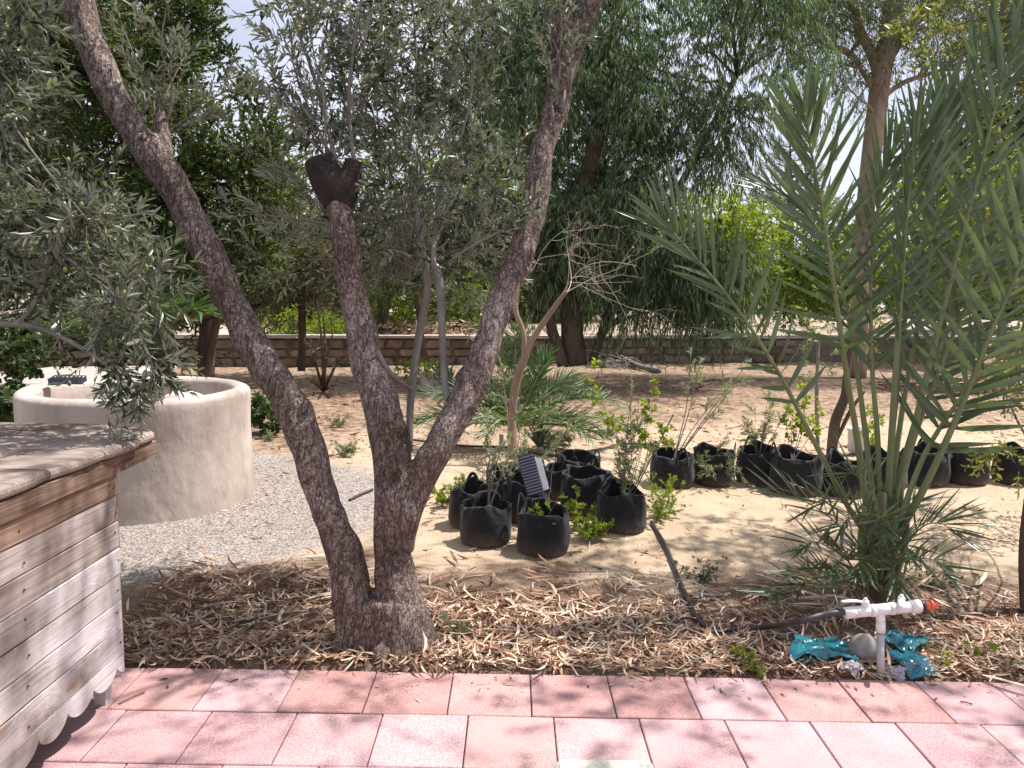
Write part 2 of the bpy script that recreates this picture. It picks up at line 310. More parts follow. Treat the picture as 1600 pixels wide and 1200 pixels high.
# ground material: sand, red-brown litter soil, gravel
def ground_mat():
    m, n, l, o = new_mat('garden_soil'); g = n.new('ShaderNodeNewGeometry'); pos = g.outputs['Position']
    def noise(s, d=6, r=.6):
        x = n.new('ShaderNodeTexNoise'); x.inputs['Scale'].default_value = s; x.inputs['Detail'].default_value = d; x.inputs['Roughness'].default_value = r; l(pos, x.inputs['Vector']); return x.outputs['Fac']
    def mix(f, a, b, t='MIX'):
        x = n.new('ShaderNodeMixRGB'); x.blend_type = t
        for k, v_ in (('Fac', f), ('Color1', a), ('Color2', b)):
            if isinstance(v_, (int, float)): x.inputs[k].default_value = v_
            elif isinstance(v_, tuple): x.inputs[k].default_value = (*v_, 1)
            else: l(v_, x.inputs[k])
        return x.outputs[0]
    def math_(op, a, b=0, c=0):
        x = n.new('ShaderNodeMath'); x.operation = op; x.use_clamp = False
        for i, v_ in enumerate((a, b, c)):
            if isinstance(v_, (int, float)): x.inputs[i].default_value = v_
            else: l(v_, x.inputs[i])
        return x.outputs[0]
    def mr(v_, a, b):
        x = n.new('ShaderNodeMapRange'); l(v_, x.inputs[0]); x.inputs[1].default_value = a; x.inputs[2].default_value = b; return x.outputs[0]
    sep = n.new('ShaderNodeSeparateXYZ'); l(pos, sep.inputs[0]); X, Y = sep.outputs[0], sep.outputs[1]
    sand = ramp(n, [(.3, (.32, .225, .15)), (.5, (.43, .325, .225)), (.7, (.54, .43, .305))]); l(noise(3.0), sand.inputs[0])
    grit = ramp(n, [(.28, (.16, .1, .07)), (.42, (.42, .33, .22)), (.6, (.5, .4, .28)), (.75, (.72, .62, .48))]); l(noise(95, 3, .8), grit.inputs[0])
    s1 = mix(.5, sand.outputs[0], grit.outputs[0])
    red = ramp(n, [(.36, (.08, .05, .033)), (.47, (.215, .145, .095)), (.6, (.385, .295, .21))]); l(noise(9, 9, .78), red.inputs[0])  # dark end of the ramp stands in for shadow bands on the far soil
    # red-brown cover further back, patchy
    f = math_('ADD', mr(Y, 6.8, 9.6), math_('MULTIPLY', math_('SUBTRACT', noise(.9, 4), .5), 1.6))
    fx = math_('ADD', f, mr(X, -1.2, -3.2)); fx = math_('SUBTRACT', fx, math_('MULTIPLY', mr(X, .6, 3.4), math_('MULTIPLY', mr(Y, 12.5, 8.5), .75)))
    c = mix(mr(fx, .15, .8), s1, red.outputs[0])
    # dark humus patches close to the paving, spread wider to paint in shade by the palm
    hum_shade = ramp(n, [(.3, (.10, .065, .045)), (.7, (.24, .165, .115))]); l(noise(30, 6, .7), hum_shade.inputs[0])
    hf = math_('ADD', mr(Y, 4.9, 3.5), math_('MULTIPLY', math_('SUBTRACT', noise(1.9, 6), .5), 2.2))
    c = mix(mr(hf, .35, .75), c, hum_shade.outputs[0])
    # gravel ring round the cistern
    vo = n.new('ShaderNodeTexVoronoi'); vo.inputs['Scale'].default_value = 110; l(pos, vo.inputs['Vector'])
    gr = ramp(n, [(0, (.10, .085, .07)), (.35, (.25, .215, .185)), (.7, (.36, .32, .285)), (1, (.48, .44, .40))]); sx = n.new('ShaderNodeSeparateXYZ'); l(vo.outputs['Color'], sx.inputs[0]); l(sx.outputs[0], gr.inputs[0])
    dx = math_('SUBTRACT', X, -2.5); dy = math_('SUBTRACT', Y, 5.3); rr = math_('SQRT', math_('ADD', math_('MULTIPLY', dx, dx), math_('MULTIPLY', dy, dy)))
    gf = math_('ADD', mr(rr, 1.95, 1.35), math_('MULTIPLY', math_('SUBTRACT', noise(2.5, 4), .5), .9))
    c = mix(mr(gf, .25, .6), c, gr.outputs[0])
    # upper terrace: pale dust
    ter = ramp(n, [(.35, (.22, .17, .12)), (.65, (.46, .38, .30))]); l(noise(1.2), ter.inputs[0])
    sz = sep.outputs[2]; c = mix(mr(sz, .2, .35), c, ter.outputs[0])
    b = n.new('ShaderNodeBsdfPrincipled'); l(c, b.inputs['Base Color']); b.inputs['Roughness'].default_value = .95; b.inputs['Specular IOR Level'].default_value = .15
    bu = n.new('ShaderNodeBump'); bu.inputs['Strength'].default_value = .9; bu.inputs['Distance'].default_value = .012
    l(math_('ADD', noise(40, 8, .75), math_('MULTIPLY', vo.outputs['Distance'], -.5)), bu.inputs['Height']); l(bu.outputs[0], b.inputs['Normal'])
    l(b.outputs[0], o.inputs[0]); return m
WA = G(400, 572); WB = G(1250, 564)          # foot of the low stone wall
wdir = (WB-WA)[:2]; wdir = wdir/np.linalg.norm(wdir); wn = np.array((-wdir[1], wdir[0]))
def wall_s(x, y): return (np.asarray(x)-WA[0])*wn[0]+(np.asarray(y)-WA[1])*wn[1]
def gz(x, y):
    x = np.asarray(x, float); y = np.asarray(y, float)
    p = np.stack([x, y, np.zeros_like(x)], -1)
    z = -.02+.018*fbm(p*.8, 3, 5)+.006*fbm(p*5, 3, 9)
    z = z+.05*np.exp(-((x+.95)**2/.35+(y-3.75)**2/.06))          # raked litter ridge
    z = z+.04*np.exp(-((x+.55)**2/.2+(y-3.3)**2/.12))            # root collar
    z = np.where(y < 2.885, -.055, z)
    s = wall_s(x, y); far = np.clip((s-.18)/.05, 0, 1)
    return z*(1-far)+far*(.50+.05*vn(p*.25, 3)+np.clip(s-8, 0, 60)*.012)
ys = np.concatenate([np.linspace(-4, 2.84, 8), np.arange(2.885, 7.5, .045), np.arange(7.5, 24, .14), np.geomspace(24.2, 3000, 40)])
xs = np.concatenate([-np.geomspace(9.3, 3000, 30)[::-1], np.arange(-9, 9.01, .055), np.geomspace(9.3, 3000, 30)])
gx, gy = np.meshgrid(xs, ys); gv = np.stack([gx, gy, gz(gx, gy)], -1).reshape(-1, 3)
nx, ny = len(xs), len(ys); i = (np.arange(ny-1)*nx)[:, None]; j = np.arange(nx-1)[None]
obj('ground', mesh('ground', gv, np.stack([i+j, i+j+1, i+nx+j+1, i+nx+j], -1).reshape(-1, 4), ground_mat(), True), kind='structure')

# ---------------------------------------------------------------- paving
def paver_mat(name, c0, c1, c2):
    m, n, l, o = new_mat(name); g = n.new('ShaderNodeNewGeometry'); oi = n.new('ShaderNodeObjectInfo')
    a = n.new('ShaderNodeTexNoise'); a.inputs['Scale'].default_value = 5; a.inputs['Detail'].default_value = 5; l(g.outputs['Position'], a.inputs['Vector'])
    sp = n.new('ShaderNodeTexNoise'); sp.inputs['Scale'].default_value = 330; sp.inputs['Detail'].default_value = 2; l(g.outputs['Position'], sp.inputs['Vector'])
    ad = n.new('ShaderNodeMath'); ad.operation = 'MULTIPLY_ADD'; l(oi.outputs['Random'], ad.inputs[0]); ad.inputs[1].default_value = .5; l(a.outputs['Fac'], ad.inputs[2])
    rp = ramp(n, [(.4, c0), (.75, c1), (1.0, c2)]); l(ad.outputs[0], rp.inputs[0])
    rs = ramp(n, [(.36, (.55, .5, .5)), (.5, (1, 1, 1)), (.62, (1.25, 1.2, 1.2))]); l(sp.outputs['Fac'], rs.inputs[0])
    mm = n.new('ShaderNodeMixRGB'); mm.blend_type = 'MULTIPLY'; mm.inputs[0].default_value = 1; l(rp.outputs[0], mm.inputs[1]); l(rs.outputs[0], mm.inputs[2])
    # dusty film and blotches with a shape of their own
    d = n.new('ShaderNodeTexNoise'); d.inputs['Scale'].default_value = 2.3; d.inputs['Detail'].default_value = 7; d.inputs['Roughness'].default_value = .65; l(g.outputs['Position'], d.inputs['Vector'])
    rd = ramp(n, [(.5, (0, 0, 0)), (.72, (.55, .55, .55))]); l(d.outputs['Fac'], rd.inputs[0])
    m2 = n.new('ShaderNodeMixRGB'); l(rd.outputs[0], m2.inputs[0]); l(mm.outputs[0], m2.inputs[1]); m2.inputs[2].default_value = (.52, .36, .33, 1)
    b = n.new('ShaderNodeBsdfPrincipled'); l(m2.outputs[0], b.inputs['Base Color']); b.inputs['Roughness'].default_value = .8; b.inputs['Specular IOR Level'].default_value = .25
    bu = n.new('ShaderNodeBump'); bu.inputs['Strength'].default_value = .35; bu.inputs['Distance'].default_value = .003; l(sp.outputs['Fac'], bu.inputs['Height']); l(bu.outputs[0], b.inputs['Normal'])
    l(b.outputs[0], o.inputs[0]); return m
MP1 = paver_mat('rosy_paver', (.37, .23, .235), (.43, .28, .285), (.48, .33, .335))
MP2 = paver_mat('brick_red_paver', (.34, .19, .175), (.41, .25, .235), (.46, .30, .285))
def slab_mesh(name, sx, sy, h, m, bev=.004, seed=0, n=5):
    import bmesh
    bm = bmesh.new(); bmesh.ops.create_cube(bm, size=1)
    for v_ in bm.verts: v_.co = Vector((v_.co.x*sx, v_.co.y*sy, (v_.co.z-.5)*h))
    bmesh.ops.bevel(bm, geom=[e for e in bm.edges if any(v_.co.z > -h*.5 for v_ in e.verts)], offset=bev, segments=1, affect='EDGES')
    me = bpy.data.meshes.new(name); bm.to_mesh(me); bm.free(); me.materials.append(m); me.polygons.foreach_set('use_smooth', np.zeros(len(me.polygons), bool)); return me
pav = obj('pavement', slab_mesh('pavement', 9, 5.2, .03, surfmat('mortar_bed', [(.3, (.10, .07, .06)), (.7, (.2, .15, .13))], scale=60, coord='World'), .001), loc=(0, .27, -.014), kind='structure')
T = .2995; TY = .307; rows = [2.556-TY*k for k in range(7)]
t1 = slab_mesh('paver', T-.0045, TY-.0055, .03, MP1, .003); t2 = slab_mesh('paver', T-.0045, TY-.0055, .03, MP2, .003)
offs = [.09, .166, .02, .11, .19, .05, .1]
redset = {(0, k) for k in range(-9, 9)} | {(1, -1), (2, 2), (3, -2)}
for r_, y0 in enumerate(rows):
    for k in range(-8, 9):
        x = offs[r_]+k*T+T/2; isred = (r_ == 0 and k not in (99,)) or (r_, k) in redset
        if r_ == 0 and k in (-4, 2, 5, 6): isred = False
        obj('paver', t2 if isred else t1, pav, loc=(x, y0+TY/2-.27, .014+random.uniform(-.0015, .002)), rot=(random.uniform(-.004, .004), random.uniform(-.004, .004), random.uniform(-.004, .004)))
# small pale block lying on the paving
ws = slab_mesh('cream_block', .305, .16, .035, surfmat('cream_terrazzo', [(.35, (.5, .46, .36)), (.55, (.68, .65, .55)), (.7, (.74, .72, .64))], scale=70, rough=.7, bump=.4), .014)
wp = G(943, 1184, .035); wo = obj('cream_slab', ws, loc=(wp[0], wp[1]-.08, .035+.001), rot=(0, 0, .01)); wo['label'] = 'small cream speckled slab with rounded corners at the near edge of the paving'; wo['category'] = 'slab'

# ---------------------------------------------------------------- low stone wall
wall_h = .60; wall_len0, wall_len1 = -16., 26.
wr = thing('stone_wall', 'low rough stone garden wall with a pale flat coping behind the trees', 'wall', (WA[0], WA[1], -.03), (0, 0, math.atan2(wdir[1], wdir[0])))
core, cf_ = box(((wall_len0+wall_len1)/2, .16, wall_h/2-.01), (wall_len1-wall_len0, .26, wall_h-.02)); mc = surfmat('wall_mortar', [(.3, (.13, .1, .08)), (.7, (.24, .19, .15))], scale=9, bump=.6, dist=.02)
obj('mortar_core', mesh('mortar_core', core, cf_, mc), wr)
ms = surfmat('wall_stone', [(.3, (.14, .11, .09)), (.55, (.24, .2, .165)), (.8, (.34, .29, .24))], scale=5, bump=.8, dist=.02, coord='World', rand_cols=[(0, (.55, .5, .48)), (.4, (.85, .8, .75)), (.7, (1.1, 1, .9)), (1, (.75, .6, .5))])
import bmesh
def rock_mesh(name, s, m, seed, sub=2, rough=.18, box_=0.0):
    bm = bmesh.new(); bmesh.ops.create_icosphere(bm, subdivisions=sub, radius=1)
    V = np.array([v_.co[:] for v_ in bm.verts])
    if box_: V = np.sign(V)*np.abs(V)**(1-box_)/np.maximum(np.abs(V).max(1, keepdims=True)**.0, 1e-6)
    V = V*(1+rough*fbm(V*1.3+seed*7, 3, seed))[:, None]*np.asarray(s)
    for v_, c in zip(bm.verts, V): v_.co = c
    me = bpy.data.meshes.new(name); bm.to_mesh(me); bm.free(); me.materials.append(m)
    me.polygons.foreach_set('use_smooth', np.ones(len(me.polygons), bool)); return me
stm = [rock_mesh('stone', (.5, .5, .5), ms, k, 1, .08, .62) for k in range(6)]
for me in stm: me.polygons.foreach_set('use_smooth', np.zeros(len(me.polygons), bool))
zc = 0.0; cnt = 0; bulk = MB()
for course, h in enumerate((.20, .16, .20)):
    s = -9.0+random.uniform(0, .3)
    while s < 13:
        ln = random.uniform(.25, .8)
        if cnt < 298 and -8.5 < s < 12.6:
            obj('stone', random.choice(stm), wr, loc=(s+ln/2, .03, zc+h/2), rot=(random.uniform(-.06, .06), random.uniform(-.05, .05), 0 if random.random() < .5 else math.pi), scale=(ln*1.0, .16, h*1.02)); cnt += 1
        s += ln+.015
    zc += h+.008
mcp = surfmat('coping_concrete', [(.3, (.30, .27, .24)), (.7, (.46, .42, .38))], scale=6, bump=.4)
s = wall_len0
while s < wall_len1:
    V_, F_ = box((s+.6, .15, wall_h+.025), (1.195, .46, .06)); V_ = V_+rng.normal(0, .006, V_.shape)
    obj('coping_slab', mesh('coping_slab', V_, F_, mcp), wr); s += 1.2
# ---------------------------------------------------------------- concrete path on the left behind the cistern
pc = [G(-60, 640), G(110, 625), G(235, 590), G(330, 556), G(150, 566), G(-60, 596)]
pv = np.array([(p[0], p[1], .035) for p in pc]); pv2 = pv-(0, 0, .09)
po = obj('path', mesh('path', np.vstack([pv, pv2]), [np.array([[0, 1, 2, 5], [2, 3, 4, 5]]), np.array([[k, k+6, (k+1) % 6+6, (k+1) % 6] for k in range(6)])], surfmat('path_concrete', [(.3, (.30, .27, .23)), (.7, (.44, .40, .35))], scale=3, bump=.3)), kind='structure')
def att(name, me, par, **kw):
    if name.endswith('twigs') or name == 'branches': kw.update(kind='stuff')
    """child whose mesh is in world coordinates, under a thing placed at its base"""
    o = obj(name, me, par, **kw); root = par
    while root.parent: root = root.parent
    if par is root:
        o.matrix_parent_inverse = Matrix.Translation(-root.location)
    return o
# ---------------------------------------------------------------- cistern
wc = np.array((-2.68, 5.49)); wrad = .765
ct = thing('cistern', 'round rendered cement cistern with thick rounded rim in the gravel', 'cistern', (wc[0], wc[1], -.03))
mr_ = surfmat('lime_render', [(.30, (.24, .195, .165)), (.43, (.36, .30, .255)), (.55, (.45, .385, .335)), (.72, (.54, .48, .43))], scale=3.0, detail=10, stretch=(1, 1, .55), bump=.7, bscale=16, dist=.012, rough=.9)
prof = [(wrad+.03, -.05), (wrad+.02, .05), (wrad+.005, .25), (wrad-.005, .5), (wrad, .72)]
for a in np.linspace(0, math.pi, 9): prof.append((wrad-.065+.065*math.cos(a), .765+.045*math.sin(a)))
prof += [(wrad-.135, .7), (wrad-.13, .4), (wrad-.13, .1), (0.02, .08)]
pr = np.array(prof); # denser profile
pr = np.concatenate([np.linspace(pr[k], pr[k+1], 5 if np.linalg.norm(pr[k+1]-pr[k]) > .08 else 2)[:-1] for k in range(len(pr)-1)]+[pr[-1:]])
V, Fs = lathe(pr, 96)
V = V*(1+.012*vn(V*np.array((1.1, 1.1, .7)), 4)+.004*vn(V*7, 5))[:, None]
V[:, 2] += .012*vn(V*2.2, 8)*(V[:, 2] > .6)
obj('basin', mesh('basin', V, Fs, mr_, True), ct)
b_ = thing('plastic_basket', 'dark plastic basket lying on the cistern rim with cords hanging from it', 'basket', G(106, 598, .80))
mbk = plain('dark_blue_plastic', (.035, .035, .07), .4)
mb = MB()
for k in range(9): mb.add(*box((-.11+.0275*k, 0, .022), (.004, .09, .035)))
for z in (.004, .022, .040): mb.add(*box((0, -.045, z), (.225, .004, .005))); mb.add(*box((0, .045, z), (.225, .004, .005)))
mb.add(*box((0, 0, .003), (.224, .086, .003))); obj('crate_grid', mb.mesh('crate_grid', mbk), b_, rot=(R(10), 0, R(4)))
mc_ = plain('pale_cord', (.45, .43, .40), .6)
for k in range(4):
    a = G(90+25*k, 603, .83); z0 = .83
    pth = [a, G(130+20*k, 612+6*(k % 2), .79), G(148+14*k, 628+3*k, .72), G(165+10*k, 618, .78), G(168+6*k, 607, .83)]
    V, Fs = tube(spline(pth, 24), .0022, 5); att('cord', mesh('cord', V, Fs, mc_, True), b_)
# dried stalk + pale gourd inside the basin
go_ = rock_mesh('gourd', (.17, .11, .10), surfmat('pale_plaster_lump', [(.3, (.5, .42, .35)), (.7, (.66, .6, .53))], scale=6), 3, 3, .1)
for v_ in go_.vertices: pass
gp = G(275, 622, .72); g_ = obj('plaster_lump', go_, loc=(gp[0], gp[1]+.12, .66)); g_['label'] = 'pale rounded plaster lump inside the round cistern near its rim'; g_['category'] = 'lump'
# ---------------------------------------------------------------- timber counter
def wood_mat(name, dark, mid, lite, seed, knot=True):
    m, n, l, o = new_mat(name); tcn = n.new('ShaderNodeTexCoord'); oi = n.new('ShaderNodeObjectInfo')
    va = n.new('ShaderNodeVectorMath'); va.operation = 'SCALE'; cx = n.new('ShaderNodeCombineXYZ')
    mu = n.new('ShaderNodeMath'); mu.operation = 'MULTIPLY'; l(oi.outputs['Random'], mu.inputs[0]); mu.inputs[1].default_value = 37
    for k in range(3): l(mu.outputs[0], cx.inputs[k])
    ad = n.new('ShaderNodeVectorMath'); l(tcn.outputs['Object'], ad.inputs[0]); l(cx.outputs[0], ad.inputs[1])
    # distortion round knots
    vo = n.new('ShaderNodeTexVoronoi'); vo.inputs['Scale'].default_value = 1.0; mk = n.new('ShaderNodeMapping'); mk.inputs['Scale'].default_value = (3.0, 7, 7); l(ad.outputs[0], mk.inputs[0]); l(mk.outputs[0], vo.inputs['Vector'])
    kn = n.new('ShaderNodeMapRange'); l(vo.outputs['Distance'], kn.inputs[0]); kn.inputs[1].default_value = .0; kn.inputs[2].default_value = .45; kn.inputs[3].default_value = 1; kn.inputs[4].default_value = 0
    ms_ = n.new('ShaderNodeMapping'); ms_.inputs['Scale'].default_value = (1.6, 75, 75); l(ad.outputs[0], ms_.inputs[0])
    sc_ = n.new('ShaderNodeVectorMath'); sc_.operation = 'SCALE'; l(kn.outputs[0], sc_.inputs['Scale']); sc_.inputs[0].default_value = (0, 5.5, 5.5)
    a2 = n.new('ShaderNodeVectorMath'); l(ms_.outputs[0], a2.inputs[0]); l(sc_.outputs[0], a2.inputs[1])
    no = n.new('ShaderNodeTexNoise'); no.inputs['Scale'].default_value = 1.4; no.inputs['Detail'].default_value = 7; no.inputs['Roughness'].default_value = .65; no.inputs['Distortion'].default_value = .3; l(a2.outputs[0], no.inputs['Vector'])
    rp = ramp(n, [(.22, dark), (.42, mid), (.72, lite)]); l(no.outputs['Fac'], rp.inputs[0])
    # weather staining
    st = n.new('ShaderNodeTexNoise'); st.inputs['Scale'].default_value = 3.5; st.inputs['Detail'].default_value = 5; l(ad.outputs[0], st.inputs['Vector'])
    rs = ramp(n, [(.36, (.33, .28, .25)), (.47, (.75, .7, .68)), (.6, (1.12, 1.1, 1.1))]); l(st.outputs['Fac'], rs.inputs[0])
    mm = n.new('ShaderNodeMixRGB'); mm.blend_type = 'MULTIPLY'; mm.inputs[0].default_value = .95; l(rp.outputs[0], mm.inputs[1]); l(rs.outputs[0], mm.inputs[2])
    kk = n.new('ShaderNodeMapRange'); l(vo.outputs['Distance'], kk.inputs[0]); kk.inputs[1].default_value = .17; kk.inputs[2].default_value = .09
    m3 = n.new('ShaderNodeMixRGB'); l(kk.outputs[0], m3.inputs[0]); l(mm.outputs[0], m3.inputs[1]); m3.inputs[2].default_value = (.22, .12, .06, 1)
    b = n.new('ShaderNodeBsdfPrincipled'); l(m3.outputs[0] if knot else mm.outputs[0], b.inputs['Base Color']); b.inputs['Roughness'].default_value = .8; b.inputs['Specular IOR Level'].default_value = .25
    bu = n.new('ShaderNodeBump'); bu.inputs['Strength'].default_value = .7; bu.inputs['Distance'].default_value = .003; l(no.outputs['Fac'], bu.inputs['Height']); l(bu.outputs[0], b.inputs['Normal'])
    l(b.outputs[0], o.inputs[0]); return m
W1 = wood_mat('whitewashed_board', (.19, .165, .155), (.43, .41, .40), (.58, .56, .57), 1)
WM = wood_mat('half_worn_board', (.12, .09, .075), (.31, .265, .235), (.50, .455, .43), 4)
W2 = wood_mat('brown_board', (.075, .045, .03), (.18, .12, .085), (.32, .24, .18), 2)
W3 = wood_mat('weathered_top', (.09, .065, .052), (.23, .185, .155), (.40, .35, .31), 3, False)
cn_ = thing('timber_counter', 'weathered timber counter with whitewashed plank side, scalloped skirt and rounded top boards', 'counter', (-1.40, 2.6, 0))
XR = -1.385
def board(name, cx_, cy_, cz_, ly, hz, thick, m, n=14, wav=0, par=cn_, scal=None, rot=0):
    """board running along local x (length ly), placed so that x -> world -y ; thickness toward +x world"""
    n = max(n, 2); xs_ = np.linspace(-ly/2, ly/2, n)
    lo = np.full(n, -hz/2)+rng.normal(0, .0012, n); hi = np.full(n, hz/2)+rng.normal(0, .0012, n)
    if scal is not None: lo = -hz/2+scal(xs_)
    V = []
    for x_, a, b in zip(xs_, lo, hi):
        V += [(x_, -thick/2, a), (x_, thick/2, a), (x_, thick/2, b-.003), (x_, thick/2-.003, b), (x_, -thick/2, b)]
    V = np.array(V); i = (np.arange(n-1)*5)[:, None]; j = np.arange(5)[None]; k = (j+1) % 5
    Q = np.stack([i+j, i+5+j, i+5+k, i+k], -1).reshape(-1, 4)
    caps = np.array([[0, 1, 2, 3, 4], [4+(n-1)*5, 3+(n-1)*5, 2+(n-1)*5, 1+(n-1)*5, (n-1)*5]])
    return obj(name, mesh(name, V, [Q, caps], m), par, loc=(cx_-par.location.x, cy_-par.location.y, cz_-par.location.z), rot=(rot, 0, -math.pi/2))
zt = .848; H = .0955
for k in range(7):
    zc_ = zt-H*k-H/2
    m = W2 if k == 0 else WM if k < 3 else W1
    board('plank', XR+random.uniform(-.002, .002), 1.62, zc_, 2.02, H-.005, .02, m, 20)
# scalloped skirt: last board
def scal(x): return .052*(1-np.abs(np.sin((x+.25)*math.pi/.155))**.8)
board('scalloped_skirt', XR+.001, 1.62, zt-H*7+.0-.040, 2.02, .082, .02, W1, 260, scal=lambda x: .05*(1-np.sqrt(np.abs(np.sin((x+.06)*math.pi/.15)))))
board('apron_rail', XR+.006, 1.86, .862, 2.10, .060, .03, W2, 20)
board('corner_trim', XR-.02, 2.645, .50, .035, .66, .03, W2, 3)
for yy in (2.60, .75):
    for xx in (XR-.055, XR-1.2):
        V_, F_ = box((0, 0, 0), (.05, .05, .14)); V_[V_[:, 2] < 0, :2] *= .8; obj('foot', mesh('foot', V_, F_, W1), cn_, loc=(xx+1.40, yy-2.6, .069))
        V_, F_ = box((0, 0, 0), (.05, .05, .68)); obj('post', mesh('post', V_, F_, W2), cn_, loc=(xx+1.40, yy-2.6, .5))
def endpanel(y, nm):
    for k in range(7):
        V_, F_ = box((0, 0, 0), (1.16, .02, H-.005)); obj(nm, mesh(nm, V_, F_, W1), cn_, loc=(XR-.62+1.40, y-2.6, zt-H*k-H/2))
nm_ = mesh('nail', *[(lambda a: a)(x_) for x_ in lathe([(0, .003), (.0035, .002), (.004, 0)], 8)], plain('rusty_nail', (.05, .03, .025), .7))
for k in range(7):
    for yy in (2.605, 2.10, 1.60): obj('nail', nm_, cn_, loc=(XR+.0115+1.40, yy-2.6+random.uniform(-.012, .012), zt-H*k-H*.5+random.uniform(-.02, .02)), rot=(0, R(90), 0))
endpanel(2.61, 'end_plank'); endpanel(.64, 'end_plank')
V_, F_ = box((0, 0, 0), (.022, 2.0, .75)); obj('back_panel', mesh('back_panel', V_, F_, W2), cn_, loc=(XR-1.25+1.40, 1.62-2.6, .42))
# top boards run across, rounded ends forming a wavy edge
edges = [.55, .83, 1.12, 1.40, 1.70, 1.985, 2.235, 2.52, 2.75, 3.03]
for a, b in zip(edges[:-1], edges[1:]):
    n = 16; yy = np.linspace(a+.003, b-.003, n); t = (yy-a)/(b-a)
    xr = -1.352+.012*np.sin(yy*5)+(.010*np.sin(t*math.pi))
    if b > 3: xr = -1.352-.30*np.clip((t-.35)/.65, 0, 1)**2.6
    xl = np.full(n, -2.75)
    zt_, zb = .932+random.uniform(-.002, .002), .896
    # cross-section rings with rounded nose
    V = []
    for x0, x1, y_ in zip(xl, xr, yy):
        V += [(x0, y_, zb), (x1-.012, y_, zb), (x1-.002, y_, zb+.009), (x1, y_, (zb+zt_)/2), (x1-.003, y_, zt_-.008), (x1-.014, y_, zt_), (x0, y_, zt_)]
    V = np.array(V); q = 7; i = (np.arange(n-1)*q)[:, None]; j = np.arange(q)[None]; k = (j+1) % q
    Q = np.stack([i+j, i+k, i+q+k, i+q+j], -1).reshape(-1, 4); caps = np.array([list(range(q))[::-1], [(n-1)*q+c for c in range(q)]])
    V = V-np.array((-1.40, 2.6, 0)); o_ = obj('top_board', mesh('top_board', V, [Q, caps], W3), cn_)
# ---------------------------------------------------------------- trees
def px(pts): return np.array([P(u, v, d) for u, v, d, *_ in pts])
def stem(mb, pts, n=60, seg=20):
    pp = spline([list(P(u, v, d))+[hw*d/F] for u, v, d, hw in pts], n)
    mb.add(*tube(pp[:, :3], pp[:, 3], seg)); return pp
def remeshed(mb, vox, name):
    me = mb.mesh('tmp', None); o = bpy.data.objects.new('tmp', me); sc.collection.objects.link(o)
    md = o.modifiers.new('r', 'REMESH'); md.mode = 'VOXEL'; md.voxel_size = vox
    md2 = o.modifiers.new('s', 'SMOOTH'); md2.iterations = 2; md2.factor = .5
    dg = bpy.context.evaluated_depsgraph_get(); ev = o.evaluated_get(dg); m2 = bpy.data.meshes.new_from_object(ev)
    nv = len(m2.vertices); V = np.zeros(nv*3, np.float32); m2.vertices.foreach_get('co', V); V = V.reshape(-1, 3).astype(float)
    N = np.zeros(nv*3, np.float32); m2.vertices.foreach_get('normal', N); N = N.reshape(-1, 3)
    bpy.data.objects.remove(o); bpy.data.meshes.remove(me); m2.name = name
    return m2, V, N
